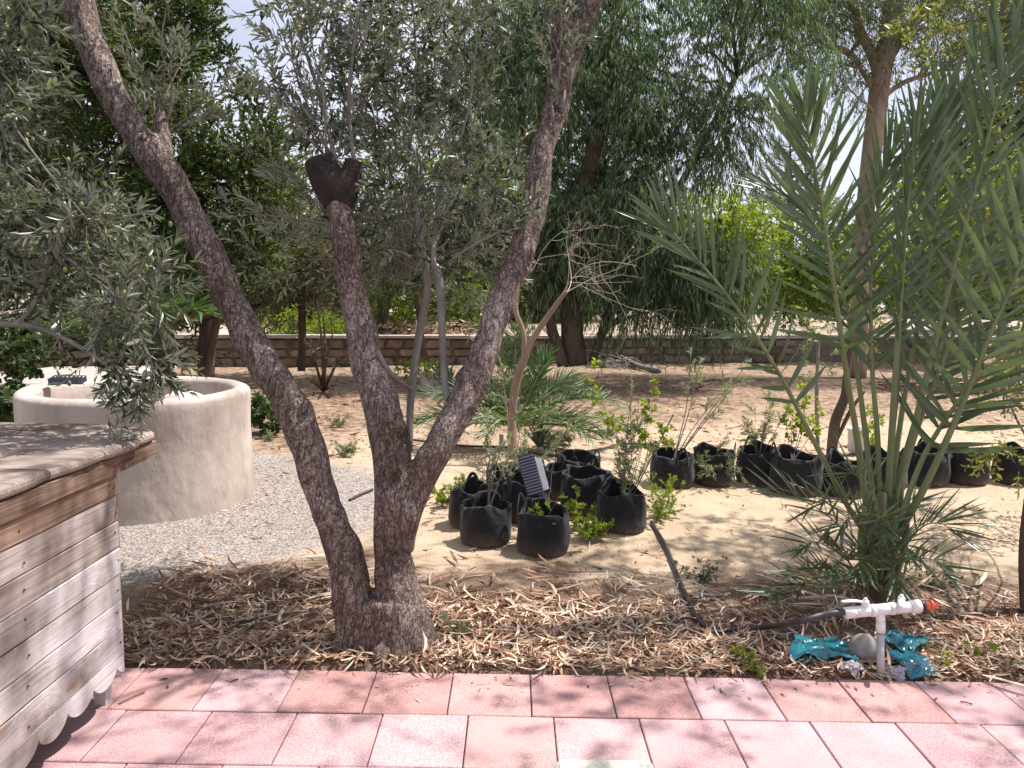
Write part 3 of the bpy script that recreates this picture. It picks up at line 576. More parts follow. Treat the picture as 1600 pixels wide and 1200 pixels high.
def bark_mat():
    m, n, l, o = new_mat('cracked_bark'); g = n.new('ShaderNodeNewGeometry')
    def mp_(s):
        x = n.new('ShaderNodeMapping'); x.inputs['Scale'].default_value = s; l(g.outputs['Position'], x.inputs[0]); return x.outputs[0]
    wv = n.new('ShaderNodeTexNoise'); wv.inputs['Scale'].default_value = 9; wv.inputs['Detail'].default_value = 4; l(g.outputs['Position'], wv.inputs['Vector'])
    mv = n.new('ShaderNodeMixRGB'); mv.inputs[0].default_value = .16; l(mp_((1, 1, .36)), mv.inputs[1]); l(wv.outputs['Color'], mv.inputs[2])
    vo = n.new('ShaderNodeTexVoronoi'); vo.feature = 'DISTANCE_TO_EDGE'; vo.inputs['Scale'].default_value = 64; l(mv.outputs[0], vo.inputs['Vector'])
    v2 = n.new('ShaderNodeTexVoronoi'); v2.feature = 'DISTANCE_TO_EDGE'; v2.inputs['Scale'].default_value = 150; l(mv.outputs[0], v2.inputs['Vector'])
    no = n.new('ShaderNodeTexNoise'); no.inputs['Scale'].default_value = 55; no.inputs['Detail'].default_value = 7; no.inputs['Roughness'].default_value = .7; l(g.outputs['Position'], no.inputs['Vector'])
    def ridged(scale, st, det):
        x = n.new('ShaderNodeTexNoise'); x.inputs['Scale'].default_value = scale; x.inputs['Detail'].default_value = det; x.inputs['Roughness'].default_value = .55; x.inputs['Distortion'].default_value = .35; l(mp_(st), x.inputs['Vector'])
        y = n.new('ShaderNodeMath'); y.operation = 'SUBTRACT'; l(x.outputs['Fac'], y.inputs[0]); y.inputs[1].default_value = .5
        z = n.new('ShaderNodeMath'); z.operation = 'ABSOLUTE'; l(y.outputs[0], z.inputs[0]); return z.outputs[0]
    ra, rb = ridged(34, (1, 1, .30), 3), ridged(60, (1, 1, .75), 3)
    mn = n.new('ShaderNodeMath'); mn.operation = 'MINIMUM'; rb2 = n.new('ShaderNodeMath'); rb2.operation = 'MULTIPLY_ADD'; l(rb, rb2.inputs[0]); rb2.inputs[1].default_value = 1.0; rb2.inputs[2].default_value = .008; l(ra, mn.inputs[0]); l(rb2.outputs[0], mn.inputs[1])
    crk = ramp(n, [(0, (0, 0, 0)), (.022, (.55, .55, .55)), (.06, (1, 1, 1))]); rnd = n.new('ShaderNodeMath'); rnd.operation = 'MULTIPLY_ADD'; l(no.outputs['Fac'], rnd.inputs[0]); rnd.inputs[1].default_value = .22; l(vo.outputs['Distance'], rnd.inputs[2]); rn2 = n.new('ShaderNodeMath'); rn2.operation = 'SUBTRACT'; l(rnd.outputs[0], rn2.inputs[0]); rn2.inputs[1].default_value = .11; l(mn.outputs[0], crk.inputs[0])
    c2 = ramp(n, [(0, (.55, .55, .55)), (.12, (1, 1, 1))]); l(v2.outputs['Distance'], c2.inputs[0])
    big = n.new('ShaderNodeTexNoise'); big.inputs['Scale'].default_value = 4; big.inputs['Detail'].default_value = 6; l(g.outputs['Position'], big.inputs['Vector'])
    base = ramp(n, [(.34, (.16, .105, .08)), (.46, (.33, .245, .20)), (.56, (.50, .40, .345)), (.66, (.66, .565, .51))]); 
    a = n.new('ShaderNodeMath'); a.operation = 'MULTIPLY_ADD'; l(no.outputs['Fac'], a.inputs[0]); a.inputs[1].default_value = .5; 
    h_ = n.new('ShaderNodeMath'); h_.operation = 'MULTIPLY'; l(big.outputs['Fac'], h_.inputs[0]); h_.inputs[1].default_value = .5; l(h_.outputs[0], a.inputs[2]); l(a.outputs[0], base.inputs[0])
    m1 = n.new('ShaderNodeMixRGB'); m1.blend_type = 'MIX'; l(crk.outputs[0], m1.inputs[0]); m1.inputs[1].default_value = (.075, .05, .042, 1); l(base.outputs[0], m1.inputs[2])
    m2_ = n.new('ShaderNodeMixRGB'); m2_.blend_type = 'MULTIPLY'; m2_.inputs[0].default_value = .35; l(m1.outputs[0], m2_.inputs[1]); l(c2.outputs[0], m2_.inputs[2])
    b = n.new('ShaderNodeBsdfPrincipled'); l(m2_.outputs[0], b.inputs['Base Color']); b.inputs['Roughness'].default_value = .88; b.inputs['Specular IOR Level'].default_value = .25
    hh = n.new('ShaderNodeMath'); hh.operation = 'MULTIPLY_ADD'; l(crk.outputs[0], hh.inputs[0]); hh.inputs[1].default_value = .8; l(no.outputs['Fac'], hh.inputs[2])
    h3 = n.new('ShaderNodeMath'); h3.operation = 'MULTIPLY_ADD'; l(c2.outputs[0], h3.inputs[0]); h3.inputs[1].default_value = .5; l(hh.outputs[0], h3.inputs[2])
    bu = n.new('ShaderNodeBump'); bu.inputs['Strength'].default_value = 1; bu.inputs['Distance'].default_value = .014; l(h3.outputs[0], bu.inputs['Height']); l(bu.outputs[0], b.inputs['Normal'])
    l(b.outputs[0], o.inputs[0]); return m
BARK = bark_mat()
base = G(600, 1000); ot = thing('olive_tree', 'big three-stemmed olive tree with cracked bark in the middle foreground', 'tree', (base[0], base[1], -.02))
tm = MB()
lst = [(560, 1030, 3.2, 40), (555, 985, 3.2, 36), (548, 920, 3.2, 33), (537, 865, 3.2, 29), (512, 800, 3.2, 27), (494, 750, 3.2, 26), (482, 700, 3.2, 28), (463, 650, 3.2, 29), (434, 600, 3.21, 28), (405, 550, 3.22, 27), (376, 500, 3.23, 26), (349, 450, 3.25, 25), (327, 400, 3.25, 25), (302, 350, 3.25, 26), (277, 300, 3.25, 26), (243, 250, 3.25, 25), (205, 200, 3.25, 24), (178, 150, 3.25, 24), (157, 100, 3.25, 24), (135, 50, 3.25, 26), (119, 0, 3.25, 27), (98, -60, 3.25, 26), (60, -160, 3.3, 22), (20, -300, 3.4, 16)]
mst = [(638, 1030, 3.2, 54), (634, 985, 3.2, 43), (622, 930, 3.2, 35), (616, 880, 3.23, 31), (614, 830, 3.25, 33), (615, 780, 3.25, 34), (616, 740, 3.25, 35), (610, 690, 3.27, 35), (599, 640, 3.28, 33), (586, 600, 3.3, 31), (572, 560, 3.3, 29), (563, 500, 3.3, 27), (550, 450, 3.3, 24), (541, 400, 3.3, 23), (535, 350, 3.3, 22), (529, 305, 3.3, 24)]
rst = [(630, 860, 3.2, 20), (638, 800, 3.2, 24), (655, 750, 3.2, 27), (684, 700, 3.22, 26), (712, 650, 3.25, 27), (738, 600, 3.28, 27), (759, 545, 3.3, 25), (772, 500, 3.3, 24), (790, 450, 3.33, 24), (812, 400, 3.35, 23), (828, 350, 3.37, 22), (838, 300, 3.4, 21), (846, 250, 3.4, 20), (860, 200, 3.42, 20), (873, 150, 3.45, 20), (884, 110, 3.45, 20)]
for q in (lst, mst, rst): stem(tm, [(u_, v_, d_, h_ * .90) for u_, v_, d_, h_ in q], 110, 24)
stem(tm, [(880, 120, 3.45, 15), (876, 60, 3.45, 14), (886, 0, 3.47, 12), (893, -70, 3.5, 11), (880, -200, 3.6, 8)], 30)
stem(tm, [(884, 120, 3.45, 17), (903, 60, 3.45, 16), (925, 5, 3.45, 15), (948, -60, 3.45, 14), (990, -180, 3.5, 10)], 30)
stem(tm, [(262, 250, 3.27, 8), (256, 222, 3.3, 10), (252, 205, 3.3, 10), (248, 150, 3.3, 4)], 12)      # stub on left stem
stem(tm, [(660, 1030, 3.18, 10), (652, 960, 3.2, 9), (640, 900, 3.22, 9), (636, 850, 3.24, 5)], 20)      # fluted ribs
for a_ in np.linspace(0, 2*math.pi, 9)[:-1]:                                                              # surface roots
    c0_ = np.array(G(605, 990, .05)); rr_ = random.uniform(.16, .30)
    p1_ = c0_+np.array((math.cos(a_)*rr_*1.15, math.sin(a_)*rr_*.7, -.05)); p2_ = c0_+np.array((math.cos(a_)*rr_*1.9, math.sin(a_)*rr_*1.2, -.12))
    tm.add(*tube(spline([c0_+np.array((math.cos(a_)*.08, math.sin(a_)*.06, .16)), (c0_+p1_)/2+(0, 0, .03), p1_, p2_], 14), np.linspace(.055, .012, 14), 10))
m2, V, N = remeshed(tm, .0095, 'trunk')
q = V*np.array((1, 1, .35))
d = .010*vn(q*12, 1)+.007*vn(q*26, 2)+.014*np.maximum(0, vn(V*np.array((6, 6, 5)), 3)-.35)
low = np.clip((.55-V[:, 2])/.55, 0, 1); d = d+low*(.016*vn(q*np.array((16, 16, 6)), 6)+.01*vn(V*9, 7))
pk = rng.choice(len(V), 26, replace=False)
for c in pk:   # knots and scars
    r_ = np.linalg.norm((V-V[c])*np.array((1, 1, .7)), axis=1); k_ = random.uniform(.012, .024); d = d+.010*np.exp(-((r_-k_*1.4)/(k_*.6))**2)-.016*np.exp(-(r_/k_)**2)
for (u_, v_) in ((600, 695), (612, 750), (583, 615), (470, 650)):  # dark hollows
    c = P(u_, v_, 3.15); r_ = np.linalg.norm((V-c)*np.array((1, .5, .6)), axis=1); d = d-.035*np.exp(-(r_/.016)**2)+.012*np.exp(-((r_-.034)/.014)**2)
V = V+N*d[:, None]; m2.vertices.foreach_set('co', V.astype(np.float32).ravel()); m2.materials.clear(); m2.materials.append(BARK)
m2.polygons.foreach_set('use_smooth', np.ones(len(m2.polygons), bool)); m2.update()
att('trunk', m2, ot)
wound = surfmat('shaded_cut_wood', [(.3, (.010, .008, .007)), (.7, (.045, .03, .024))], scale=14, bump=.6, dist=.01)  # near-black colour paints in the deep shade on the cut fork
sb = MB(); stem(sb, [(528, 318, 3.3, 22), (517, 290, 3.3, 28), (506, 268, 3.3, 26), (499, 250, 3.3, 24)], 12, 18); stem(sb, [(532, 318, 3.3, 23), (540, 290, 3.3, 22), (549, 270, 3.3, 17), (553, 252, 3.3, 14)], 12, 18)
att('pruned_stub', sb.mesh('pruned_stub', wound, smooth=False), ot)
# ---- olive foliage of the big tree
def fill(fo, poly, n, d0, d1, r0_, r1_, ns, **kw):
    poly = np.array(poly, float); lo, hi = poly.min(0), poly.max(0); k = 0; cs = []
    while k < n:
        p = lo+rng.uniform(size=2)*(hi-lo); c = False; j = len(poly)-1
        for i in range(len(poly)):
            if (poly[i][1] > p[1]) != (poly[j][1] > p[1]) and p[0] < (poly[j][0]-poly[i][0])*(p[1]-poly[i][1])/(poly[j][1]-poly[i][1])+poly[i][0]: c = not c
            j = i
        if not c: continue
        dd = rng.uniform(d0, d1); rr = rng.uniform(r0_, r1_); fo.pclump(p[0], p[1], dd, rr*1.2, rr, ns, **kw); cs.append(P(p[0], p[1], dd)); k += 1
    return cs
fo = Foliage('olive'); br = MB()
polyB = [(430, -30), (760, -30), (790, 40), (740, 120), (740, 230), (790, 270), (790, 430), (740, 470), (640, 460), (560, 460), (470, 430), (420, 415), (420, 385), (470, 330), (560, 290), (480, 240), (430, 110)]
cs = fill(fo, polyB, 84, 3.35, 4.3, 18, 34, 10, Lr=(.14, .30), up=.35)
for p in cs[::5]:
    br.add(*limb(P(rng.uniform(600, 700), 430, 3.6), p, .005, .002, .05))
for pts in ([(640, 705, 3.4, 5), (642, 620, 3.45, 6), (655, 520, 3.5, 6), (668, 450, 3.5, 6), (655, 360, 3.5, 5), (640, 240, 3.5, 3), (650, 90, 3.5, 2), (640, -40, 3.5, 2)],
            [(706, 645, 3.25, 5), (695, 600, 3.3, 6), (690, 500, 3.35, 6), (686, 440, 3.4, 7), (677, 400, 3.4, 4), (690, 300, 3.5, 3), (730, 180, 3.5, 2), (745, 60, 3.5, 1.5)],
            [(588, 548, 3.25, 4), (612, 585, 3.3, 4), (641, 608, 3.42, 4)],
            [(525, 255, 3.3, 4), (500, 150, 3.4, 3), (470, 60, 3.4, 2.5), (440, -20, 3.4, 2)], [(560, 300, 3.3, 3), (545, 160, 3.3, 3), (560, 20, 3.3, 2.5)]):
    stem(br, pts, 30, 8)
# shoots that rise steeply above the stub (dark fan on the left of the crown)
pts = []
for (u0_, v0_, u1_, v1_) in ((520, 250, 420, -20), (505, 240, 410, 110), (510, 250, 470, 0), (530, 240, 540, -20), (520, 200, 400, 140), (540, 240, 600, -10), (870, 150, 845, -20), (880, 170, 870, -30), (865, 190, 885, 20), (250, 210, 200, 40), (255, 215, 265, 10), (248, 210, 290, 90), (250, 230, 330, 150), (240, 240, 215, 120), (510, 330, 420, 250), (520, 350, 380, 330), (640, 400, 560, 380), (700, 410, 820, 330)):
    k = 9; t = np.linspace(.15, 1, k); q = np.array([P(u0_+(u1_-u0_)*a+random.uniform(-14, 14), v0_+(v1_-v0_)*a, 3.3+random.uniform(-.1, .2)) for a in t])
    br.add(*tube(spline([P(u0_, v0_, 3.32), *q[[2, 5, 8]]], 12), np.linspace(.006, .002, 12), 6))
    dr_ = np.tile(q[-1]-q[0], (k, 1))/np.linalg.norm(q[-1]-q[0])+rng.normal(0, .3, (k, 3)); fo.add(q, dr_, rng.uniform(.14, .26, k), leafL=.056)
# crown above the picture's top edge: it shades the foreground
hi_ = Foliage('oliveL')
for k in range(30):
    c = np.array((rng.uniform(-2.4, 1.9), rng.uniform(2.2, 5.0), rng.uniform(3.15, 4.5)))
    if c[2] < 1.46+.40*c[1]+.35: c[2] = 1.46+.40*c[1]+.45
    hi_.clump(c, (.30, .30, .2), 26, Lr=(.2, .42), up=.3)
    if k % 3 == 0: br.add(*limb(P(100 if c[0] < -.7 else 930, -120, 3.4), c, .012, .004, .05))
att('branches', br.mesh('branches', MT['stem'], smooth=True), ot)
att('crown', fo.L.mesh('crown', MT['olive']), ot); att('twigs', fo.T.mesh('twigs', MT['twig']), ot)
att('upper_crown', hi_.L.mesh('upper_crown', MT['olive']), ot); att('upper_twigs', hi_.T.mesh('upper_twigs', MT['twig']), ot)
# ---- left olive tree, standing outside the frame, low branches hanging into it
lt = thing('olive_tree', 'olive tree at the left edge with low fruiting branches hanging over the cistern and counter', 'tree', (-3.45, 3.55, -.02))
tb = MB(); tb.add(*tube(spline([(-3.45, 3.55, -.1), (-3.4, 3.5, .9), (-3.3, 3.4, 1.8), (-3.2, 3.3, 2.9)], 40), np.linspace(.15, .08, 40), 16))
att('trunk', tb.mesh('trunk', BARK, smooth=True), lt)
fo = Foliage('olive'); br = MB()
polyA = [(-60, -60), (20, -60), (30, 60), (20, 130), (70, 200), (110, 270), (150, 320), (200, 380), (235, 430), (230, 455), (190, 440), (120, 440), (60, 420), (-60, 400)]
cs = fill(fo, polyA, 58, 2.6, 3.4, 18, 34, 9, Lr=(.12, .25), up=.25)
cs += fill(fo, [(150, 440), (250, 450), (290, 560), (250, 610), (200, 590), (150, 520)], 8, 2.6, 3.0, 14, 22, 6, Lr=(.10, .2), up=.0)
for p in cs[::2]: br.add(*limb((-2.6, 3.3, 1.6+rng.uniform(0, .9)), p, .009, .003, .05))
for pts in ([(-80, 505, 2.8, 5), (0, 506, 2.8, 5), (60, 512, 2.8, 4), (130, 545, 2.75, 3.5), (180, 583, 2.7, 2.5), (182, 610, 2.7, 1.5), (168, 640, 2.7, 1)],
            [(-60, 395, 2.9, 5), (40, 365, 2.9, 4), (150, 350, 2.9, 3), (240, 330, 2.9, 2)], [(20, 510, 2.8, 3), (50, 480, 2.8, 3), (75, 420, 2.8, 2.5), (85, 340, 2.8, 2)],
            [(130, 545, 2.75, 2), (185, 520, 2.75, 2), (240, 500, 2.75, 1.5)]): stem(br, pts, 24, 8)
for (u_, v_, n_) in ((165, 640, 3), (200, 600, 7), (222, 620, 6), (235, 565, 6), (190, 570, 5), (150, 560, 3)):
    fo.pclump(u_, v_, 2.72, 16, 10, n_, Lr=(.06, .14), up=-.5, K=5)
att('branches', br.mesh('branches', MT['stem'], smooth=True), lt)
att('crown', fo.L.mesh('crown', MT['olive']), lt); att('twigs', fo.T.mesh('twigs', MT['twig']), lt)
hi_ = Foliage('oliveL')
for k in range(30): hi_.clump((rng.uniform(-4.6, -2.6), rng.uniform(2.4, 4.8), rng.uniform(3.0, 4.0)), (.3, .3, .2), 26, Lr=(.2, .4))
att('upper_crown', hi_.L.mesh('upper_crown', MT['olive']), lt)
ol = rock_mesh('olive', (.009, .009, .013), surfmat('green_olive', [(.3, (.12, .17, .05)), (.7, (.2, .26, .09))], rough=.35), 1, 1, .02)
for k in range(150):
    p = cs[k % len(cs)]+rng.normal(0, .07, 3)
    q = obj('olive_fruit', ol, lt, loc=p-np.array(lt.location), scale=[random.uniform(.8, 1.25)]*3)

# ---- generic trees -------------------------------------------------------
def tree(name, label, foot, trunks, sp, leafm, barkm, zones, cat='tree', clumps=(), group=None, seg=10, brn=.5, br_r=.02, from_=None, kw={}):
    """trunks: list of [(u,v,d,halfpx)..]; zones: (poly,n,d0,d1,r0,r1,ns,kw)"""
    t = thing(name, label, cat, (foot[0], foot[1], float(gz(foot[0], foot[1]))), group=group)
    tm_ = MB(); tp = []
    for q in trunks: tp.append(stem(tm_, q, 40, seg))
    f_ = Foliage(sp); bb = MB(); allc = []
    for z in zones:
        k = dict(z[7]) if len(z) > 7 else {}; k.update(kw); allc += fill(f_, z[0], *z[1:7], **k)
    for c in clumps: f_.pclump(*c[:6], **(c[6] if len(c) > 6 else {})); allc.append(P(*c[:3]))
    if tp:
        allp = np.vstack([x[int(len(x)*.3):] for x in tp])
        for c in allc:
            if random.random() < brn:
                dd = np.linalg.norm(allp[:, :3]-c, axis=1)+np.maximum(0, allp[:, 2]-c[2]+.2)*2; a = allp[np.argmin(dd)]
                bb.add(*limb(a[:3], c, min(br_r, a[3]*.7), br_r*.25, .05, 8, 5))
    if tm_.n: att('trunk', tm_.mesh('trunk', barkm, smooth=True), t)
    if bb.n: att('branches', bb.mesh('branches', barkm, smooth=True), t)
    att('crown', f_.L.mesh('crown', leafm), t)
    if f_.T.n: att('twigs', f_.T.mesh('twigs', MT['twig']), t)
    return t
def ft(u, v, z=0): return G(u, v, z)
# cypress at left
tree('cypress_tree', 'tall dark cypress with feathery bright-tipped sprays behind the cistern', ft(322, 590), [[(322, 592, 10.8, 13), (323, 480, 10.6, 11), (312, 350, 10.4, 10), (290, 200, 10.3, 9), (260, 60, 10.2, 7), (250, -120, 10.2, 5)],
     [(310, 350, 10.4, 7), (220, 200, 10.2, 6), (150, 80, 10, 4)], [(322, 592, 10.7, 7), (345, 480, 10.3, 6), (400, 330, 10, 5), (430, 240, 9.9, 3)]],
     'conifer', MT['conifer'], MT['dark_bark'],
     [([(-80, -60), (330, -60), (332, 60), (300, 100), (330, 180), (450, 240), (470, 330), (440, 430), (330, 470), (100, 420), (-80, 350)], 160, 9.0, 11.5, 30, 52, 40, dict(Lr=(.14, .32), up=.25)),
      ([(200, 180), (430, 220), (470, 330), (440, 440), (200, 440)], 56, 9.0, 10.5, 26, 42, 40, dict(Lr=(.12, .28), up=.3)),
      ([(-60, 380), (330, 400), (330, 560), (-60, 520)], 40, 10.5, 11.5, 36, 56, 34, dict(Lr=(.16, .34), up=.0))],
     clumps=[(rng.uniform(-20, 320), rng.uniform(-30, 190), rng.uniform(9.4, 11), 34, 30, 50, dict(Lr=(.12, .28))) for _ in range(56)]+[(350, 95, 10, 32, 12, 40, dict(Lr=(.12, .22))), (325, 40, 10, 22, 40, 60, dict(Lr=(.1, .2))), (372, 138, 9.8, 28, 10, 36, dict(Lr=(.1, .2))), (390, 155, 9.8, 22, 12, 36, dict(Lr=(.1, .2))), (410, 190, 9.8, 26, 20, 50, dict(Lr=(.1, .2)))], br_r=.03)
# weeping wattle
tree('weeping_tree', 'large weeping tree with long hanging narrow leaves in front of the stone wall', ft(905, 566), [[(900, 572, 13.2, 19), (893, 500, 13.2, 17), (900, 380, 13.2, 15), (930, 220, 13, 13), (960, 60, 13, 10), (970, -80, 13, 8)],
     [(925, 566, 13.3, 7), (955, 480, 13.4, 6), (1010, 380, 13.5, 6), (1090, 240, 13.4, 5), (1150, 120, 13.4, 4)], [(880, 572, 13, 9), (850, 460, 13, 8), (840, 300, 13.1, 7), (800, 120, 13.2, 5)], [(960, 480, 13.2, 3), (940, 530, 13.2, 4), (925, 566, 13.3, 4)]],
     'weep', MT['weep'], MT['dark_bark'],
     [([(730, -60), (1270, -60), (1255, 80), (1215, 150), (1190, 210), (1120, 250), (1060, 270), (1020, 300), (1000, 420), (940, 430), (820, 400), (850, 250), (740, 180)], 135, 12.2, 14.4, 28, 46, 34, dict(Lr=(.45, .85), up=.3)),
      ([(850, 300), (1000, 290), (1010, 420), (1130, 400), (1150, 440), (1120, 480), (1000, 460), (960, 440), (840, 420)], 44, 12.4, 13.8, 26, 42, 32, dict(Lr=(.4, .75), up=.1)),
      ([(960, 400), (1140, 380), (1140, 470), (970, 480)], 24, 12.6, 13.2, 22, 38, 28, dict(Lr=(.4, .7), up=-.1))], br_r=.035)
# gum tree at right
tree('gum_tree', 'tall pale-barked gum tree rising behind the large palm', ft(1345, 575), [[(1338, 590, 15.5, 15), (1342, 480, 15.5, 15), (1352, 330, 15.4, 14), (1368, 190, 15.3, 15), (1378, 110, 15.3, 15), (1392, 40, 15.2, 16), (1405, -60, 15.2, 14)],
     [(1376, 125, 15.3, 9), (1362, 85, 15.3, 8), (1338, 30, 15.3, 7), (1330, -60, 15.3, 6)], [(1372, 150, 15.3, 6), (1330, 85, 15.2, 4), (1290, 70, 15.2, 3)], [(1380, 110, 15.3, 6), (1420, 45, 15.3, 5), (1460, -20, 15.3, 4)], [(1370, 160, 15.3, 5), (1410, 130, 15.3, 4), (1470, 110, 15.3, 3)]],
     'euca', MT['euca'], MT['gum_bark'],
     [([(1180, -60), (1600, -60), (1640, 60), (1500, 90), (1420, 130), (1390, 120), (1300, 160), (1240, 90)], 80, 14.2, 16.2, 26, 48, 24, dict(Lr=(.3, .6), up=.2)),
      ([(1200, -60), (1340, -60), (1330, 60), (1230, 50)], 40, 14.2, 16.2, 26, 46, 24, dict(Lr=(.3, .6), up=.2)),
      ([(1430, -60), (1660, -60), (1660, 120), (1450, 60)], 46, 14.2, 16.2, 26, 46, 22, dict(Lr=(.3, .6), up=.2))], br_r=.03, seg=14)
# right pinnate-leaved tree close by
tree('walnut_like_tree', 'tree at the right edge with yellow-green pinnate leaves on drooping branches', G(1610, 950), [[(1612, 965, 3.75, 16), (1608, 850, 3.8, 14), (1625, 700, 3.8, 13), (1650, 450, 3.8, 12), (1690, 150, 3.8, 11), (1700, -150, 3.8, 9)]],
     'pinnate', MT['pinnate'], MT['dark_bark'],
     [([(1440, -60), (1680, -60), (1680, 120), (1560, 130), (1470, 80)], 26, 4.6, 5.8, 20, 36, 9, dict(Lr=(.16, .3), up=-.1)),
      ([(1540, 520), (1660, 480), (1660, 660), (1570, 640)], 14, 4.8, 5.6, 14, 24, 5, dict(Lr=(.14, .26), up=-.4)),
      ([(1490, 150), (1660, 120), (1660, 460), (1560, 420)], 14, 5, 6, 18, 32, 7, dict(Lr=(.14, .28), up=-.2))],
     clumps=[(1560, 700, 5, 12, 12, 6, dict(Lr=(.14, .22), up=-.5)), (1590, 730, 5, 12, 18, 7, dict(Lr=(.14, .22), up=-.5)), (1430, 60, 5, 16, 12, 5, dict(Lr=(.14, .22)))], br_r=.007, brn=.7)
bpy.data.objects['walnut_like_tree'].name = 'pistachio_tree'
f_ = Foliage('pinnate'); pt_ = bpy.data.objects['pistachio_tree']
for k in range(28):
    c = np.array((rng.uniform(1.7, 5.8), rng.uniform(1.6, 5.5), rng.uniform(3.3, 5.0)))
    if c[2] < 1.46+.40*c[1]+.4: c[2] = 1.46+.40*c[1]+.5
    f_.clump(c, (.32, .32, .22), 26, Lr=(.22, .4), shape=1, leafL=.075, leafW=.032)
att('upper_crown', f_.L.mesh('upper_crown', MT['pinnate']), pt_); att('upper_twigs', f_.T.mesh('upper_twigs', MT['twig']), pt_)
# trees and shrubs beyond the wall
def bushy(name, label, u, v, d, zones, sp='shrub', lm='shrub', trunk=None, cat='shrub', **k):
    p = P(u, v, d); return tree(name, label, p, trunk or [], sp, MT[lm], MT['dark_bark'], zones, cat, **k)
bushy('shrub', 'bright lime-green shrub just beyond the wall left of the middle trunk', 470, 525, 18, [([(425, 500), (530, 500), (530, 528), (425, 528)], 14, 17, 18.5, 18, 28, 40, dict(Lr=(.15, .35), leafL=.10, leafW=.05))], lm='lime')
bushy('shrub', 'sunlit yellow-green shrub beyond the wall between the two left stems', 610, 520, 21, [([(540, 455), (650, 455), (640, 505), (540, 510)], 16, 19, 22, 22, 34, 34, dict(Lr=(.2, .45), leafL=.11, leafW=.06))], lm='lime')
bushy('shrub', 'rounded mid-green shrub beyond the wall left of the right stem', 700, 515, 21, [([(640, 430), (760, 420), (760, 490), (650, 500)], 22, 20, 23, 24, 38, 36, dict(Lr=(.2, .45), leafL=.11, leafW=.06))], lm='shrub')
tree('small_tree', 'small fine-leaved tree with slim trunk near the wall left of the middle stem', ft(471, 578), [[(471, 580, 13.3, 6), (472, 500, 13.3, 6), (468, 420, 13.3, 5), (455, 330, 13.3, 4)]], 'oliveL', MT['oliveB'], MT['dark_bark'],
     [([(370, 340), (530, 330), (540, 460), (470, 480), (380, 450)], 34, 12.6, 14, 28, 44, 34, dict(Lr=(.25, .5), leafL=.11, leafW=.03))])
tree('small_tree', 'twin-trunked small tree beyond the wall seen between the olive stems', P(598, 530, 19), [[(597, 532, 19, 4), (592, 470, 19, 4), (585, 380, 19, 3)], [(601, 532, 19, 4), (606, 470, 19, 4), (620, 390, 19, 3)]], 'shrub', MT['bushD'], MT['dark_bark'],
     [([(540, 340), (680, 350), (690, 440), (560, 460)], 34, 18, 20, 26, 42, 34, dict(Lr=(.25, .5)))])
tree('small_tree', 'thin-stemmed shaded tree in front of the wall behind the grey saplings', ft(663, 575), [[(668, 578, 13.6, 5), (658, 520, 13.6, 4), (650, 460, 13.6, 4), (640, 380, 13.6, 3)]], 'oliveL', MT['olive'], MT['dark_bark'],
     [([(590, 330), (760, 330), (760, 430), (600, 430)], 30, 12.8, 14.2, 24, 40, 32, dict(Lr=(.25, .5), leafL=.10, leafW=.03))])
tree('far_tree', 'dark green tree far beyond the wall behind the middle stem', P(430, 480, 26), [[(380, 520, 26, 7), (385, 400, 26, 6), (400, 300, 26, 4)]], 'bush', MT['bushD'], MT['dark_bark'],
     [([(330, 300), (560, 380), (560, 480), (440, 500), (330, 500)], 60, 24, 28, 30, 46, 36, dict(Lr=(.4, .8), leafL=.2, leafW=.1))])
bushy('hedge', 'pale green shrubbery along the terrace behind the dead branches', 900, 500, 30, [([(700, 440), (900, 440), (900, 480), (700, 480)], 40, 29, 33, 26, 40, 34, dict(Lr=(.4, .8), leafL=.2, leafW=.1))], sp='bush', cat='hedge')
R_ = [('sunny yellow-green shrub beyond the wall behind the weeping branches', 1140, [(1040, 330), (1190, 320), (1200, 470), (1060, 480)], 19, 'lime', 44),
      ('mid-green shrub beyond the wall directly behind the large palm', 1290, [(1190, 330), (1370, 330), (1370, 480), (1200, 490)], 20, 'shrub', 50),
      ('bright green shrub beyond the wall on the right of the large palm', 1480, [(1370, 300), (1560, 290), (1570, 480), (1380, 480)], 19, 'lime', 50),
      ('dense olive-green shrub beyond the wall at the right edge', 1620, [(1540, 250), (1720, 240), (1720, 480), (1560, 470)], 18, 'shrub', 44)]
for lab, u_, poly, d_, lm_, n_ in R_: bushy('shrub', lab, u_, 505, d_, [(poly, n_, d_-1, d_+2, 24, 42, 30, dict(Lr=(.25, .55), leafL=.12, leafW=.06))], lm=lm_)
tree('far_tree', 'grey-green tree far behind on the right whose top shows beside the gum trunk', P(1500, 480, 28), [[(1490, 520, 28, 8), (1495, 380, 28, 7), (1500, 240, 28, 5)]], 'bush', MT['bushD'], MT['dark_bark'],
     [([(1420, 200), (1640, 100), (1700, 200), (1700, 420), (1420, 420)], 90, 26, 30, 32, 52, 34, dict(Lr=(.4, .9), leafL=.2, leafW=.09))])
tree('far_tree', 'broad dark tree far behind at the left edge', P(-40, 480, 24), [[(-30, 560, 24, 9), (-20, 300, 24, 7), (-10, 60, 24, 5)]], 'bush', MT['bushD'], MT['dark_bark'],
     [([(-200, -60), (60, 0), (200, 200), (340, 380), (340, 520), (-200, 520)], 130, 22, 27, 36, 60, 34, dict(Lr=(.4, .9), leafL=.22, leafW=.1))])
tree('far_tree', 'pale green spreading tree far behind the bare grey saplings', P(640, 490, 24), [[(640, 520, 24, 6), (645, 400, 24, 5), (650, 280, 24, 4)]], 'bush', MT['shrub'], MT['dark_bark'],
     [([(420, 260), (560, 200), (760, 220), (850, 300), (850, 450), (430, 450)], 70, 22, 26, 28, 46, 26, dict(Lr=(.35, .7), leafL=.16, leafW=.075))])
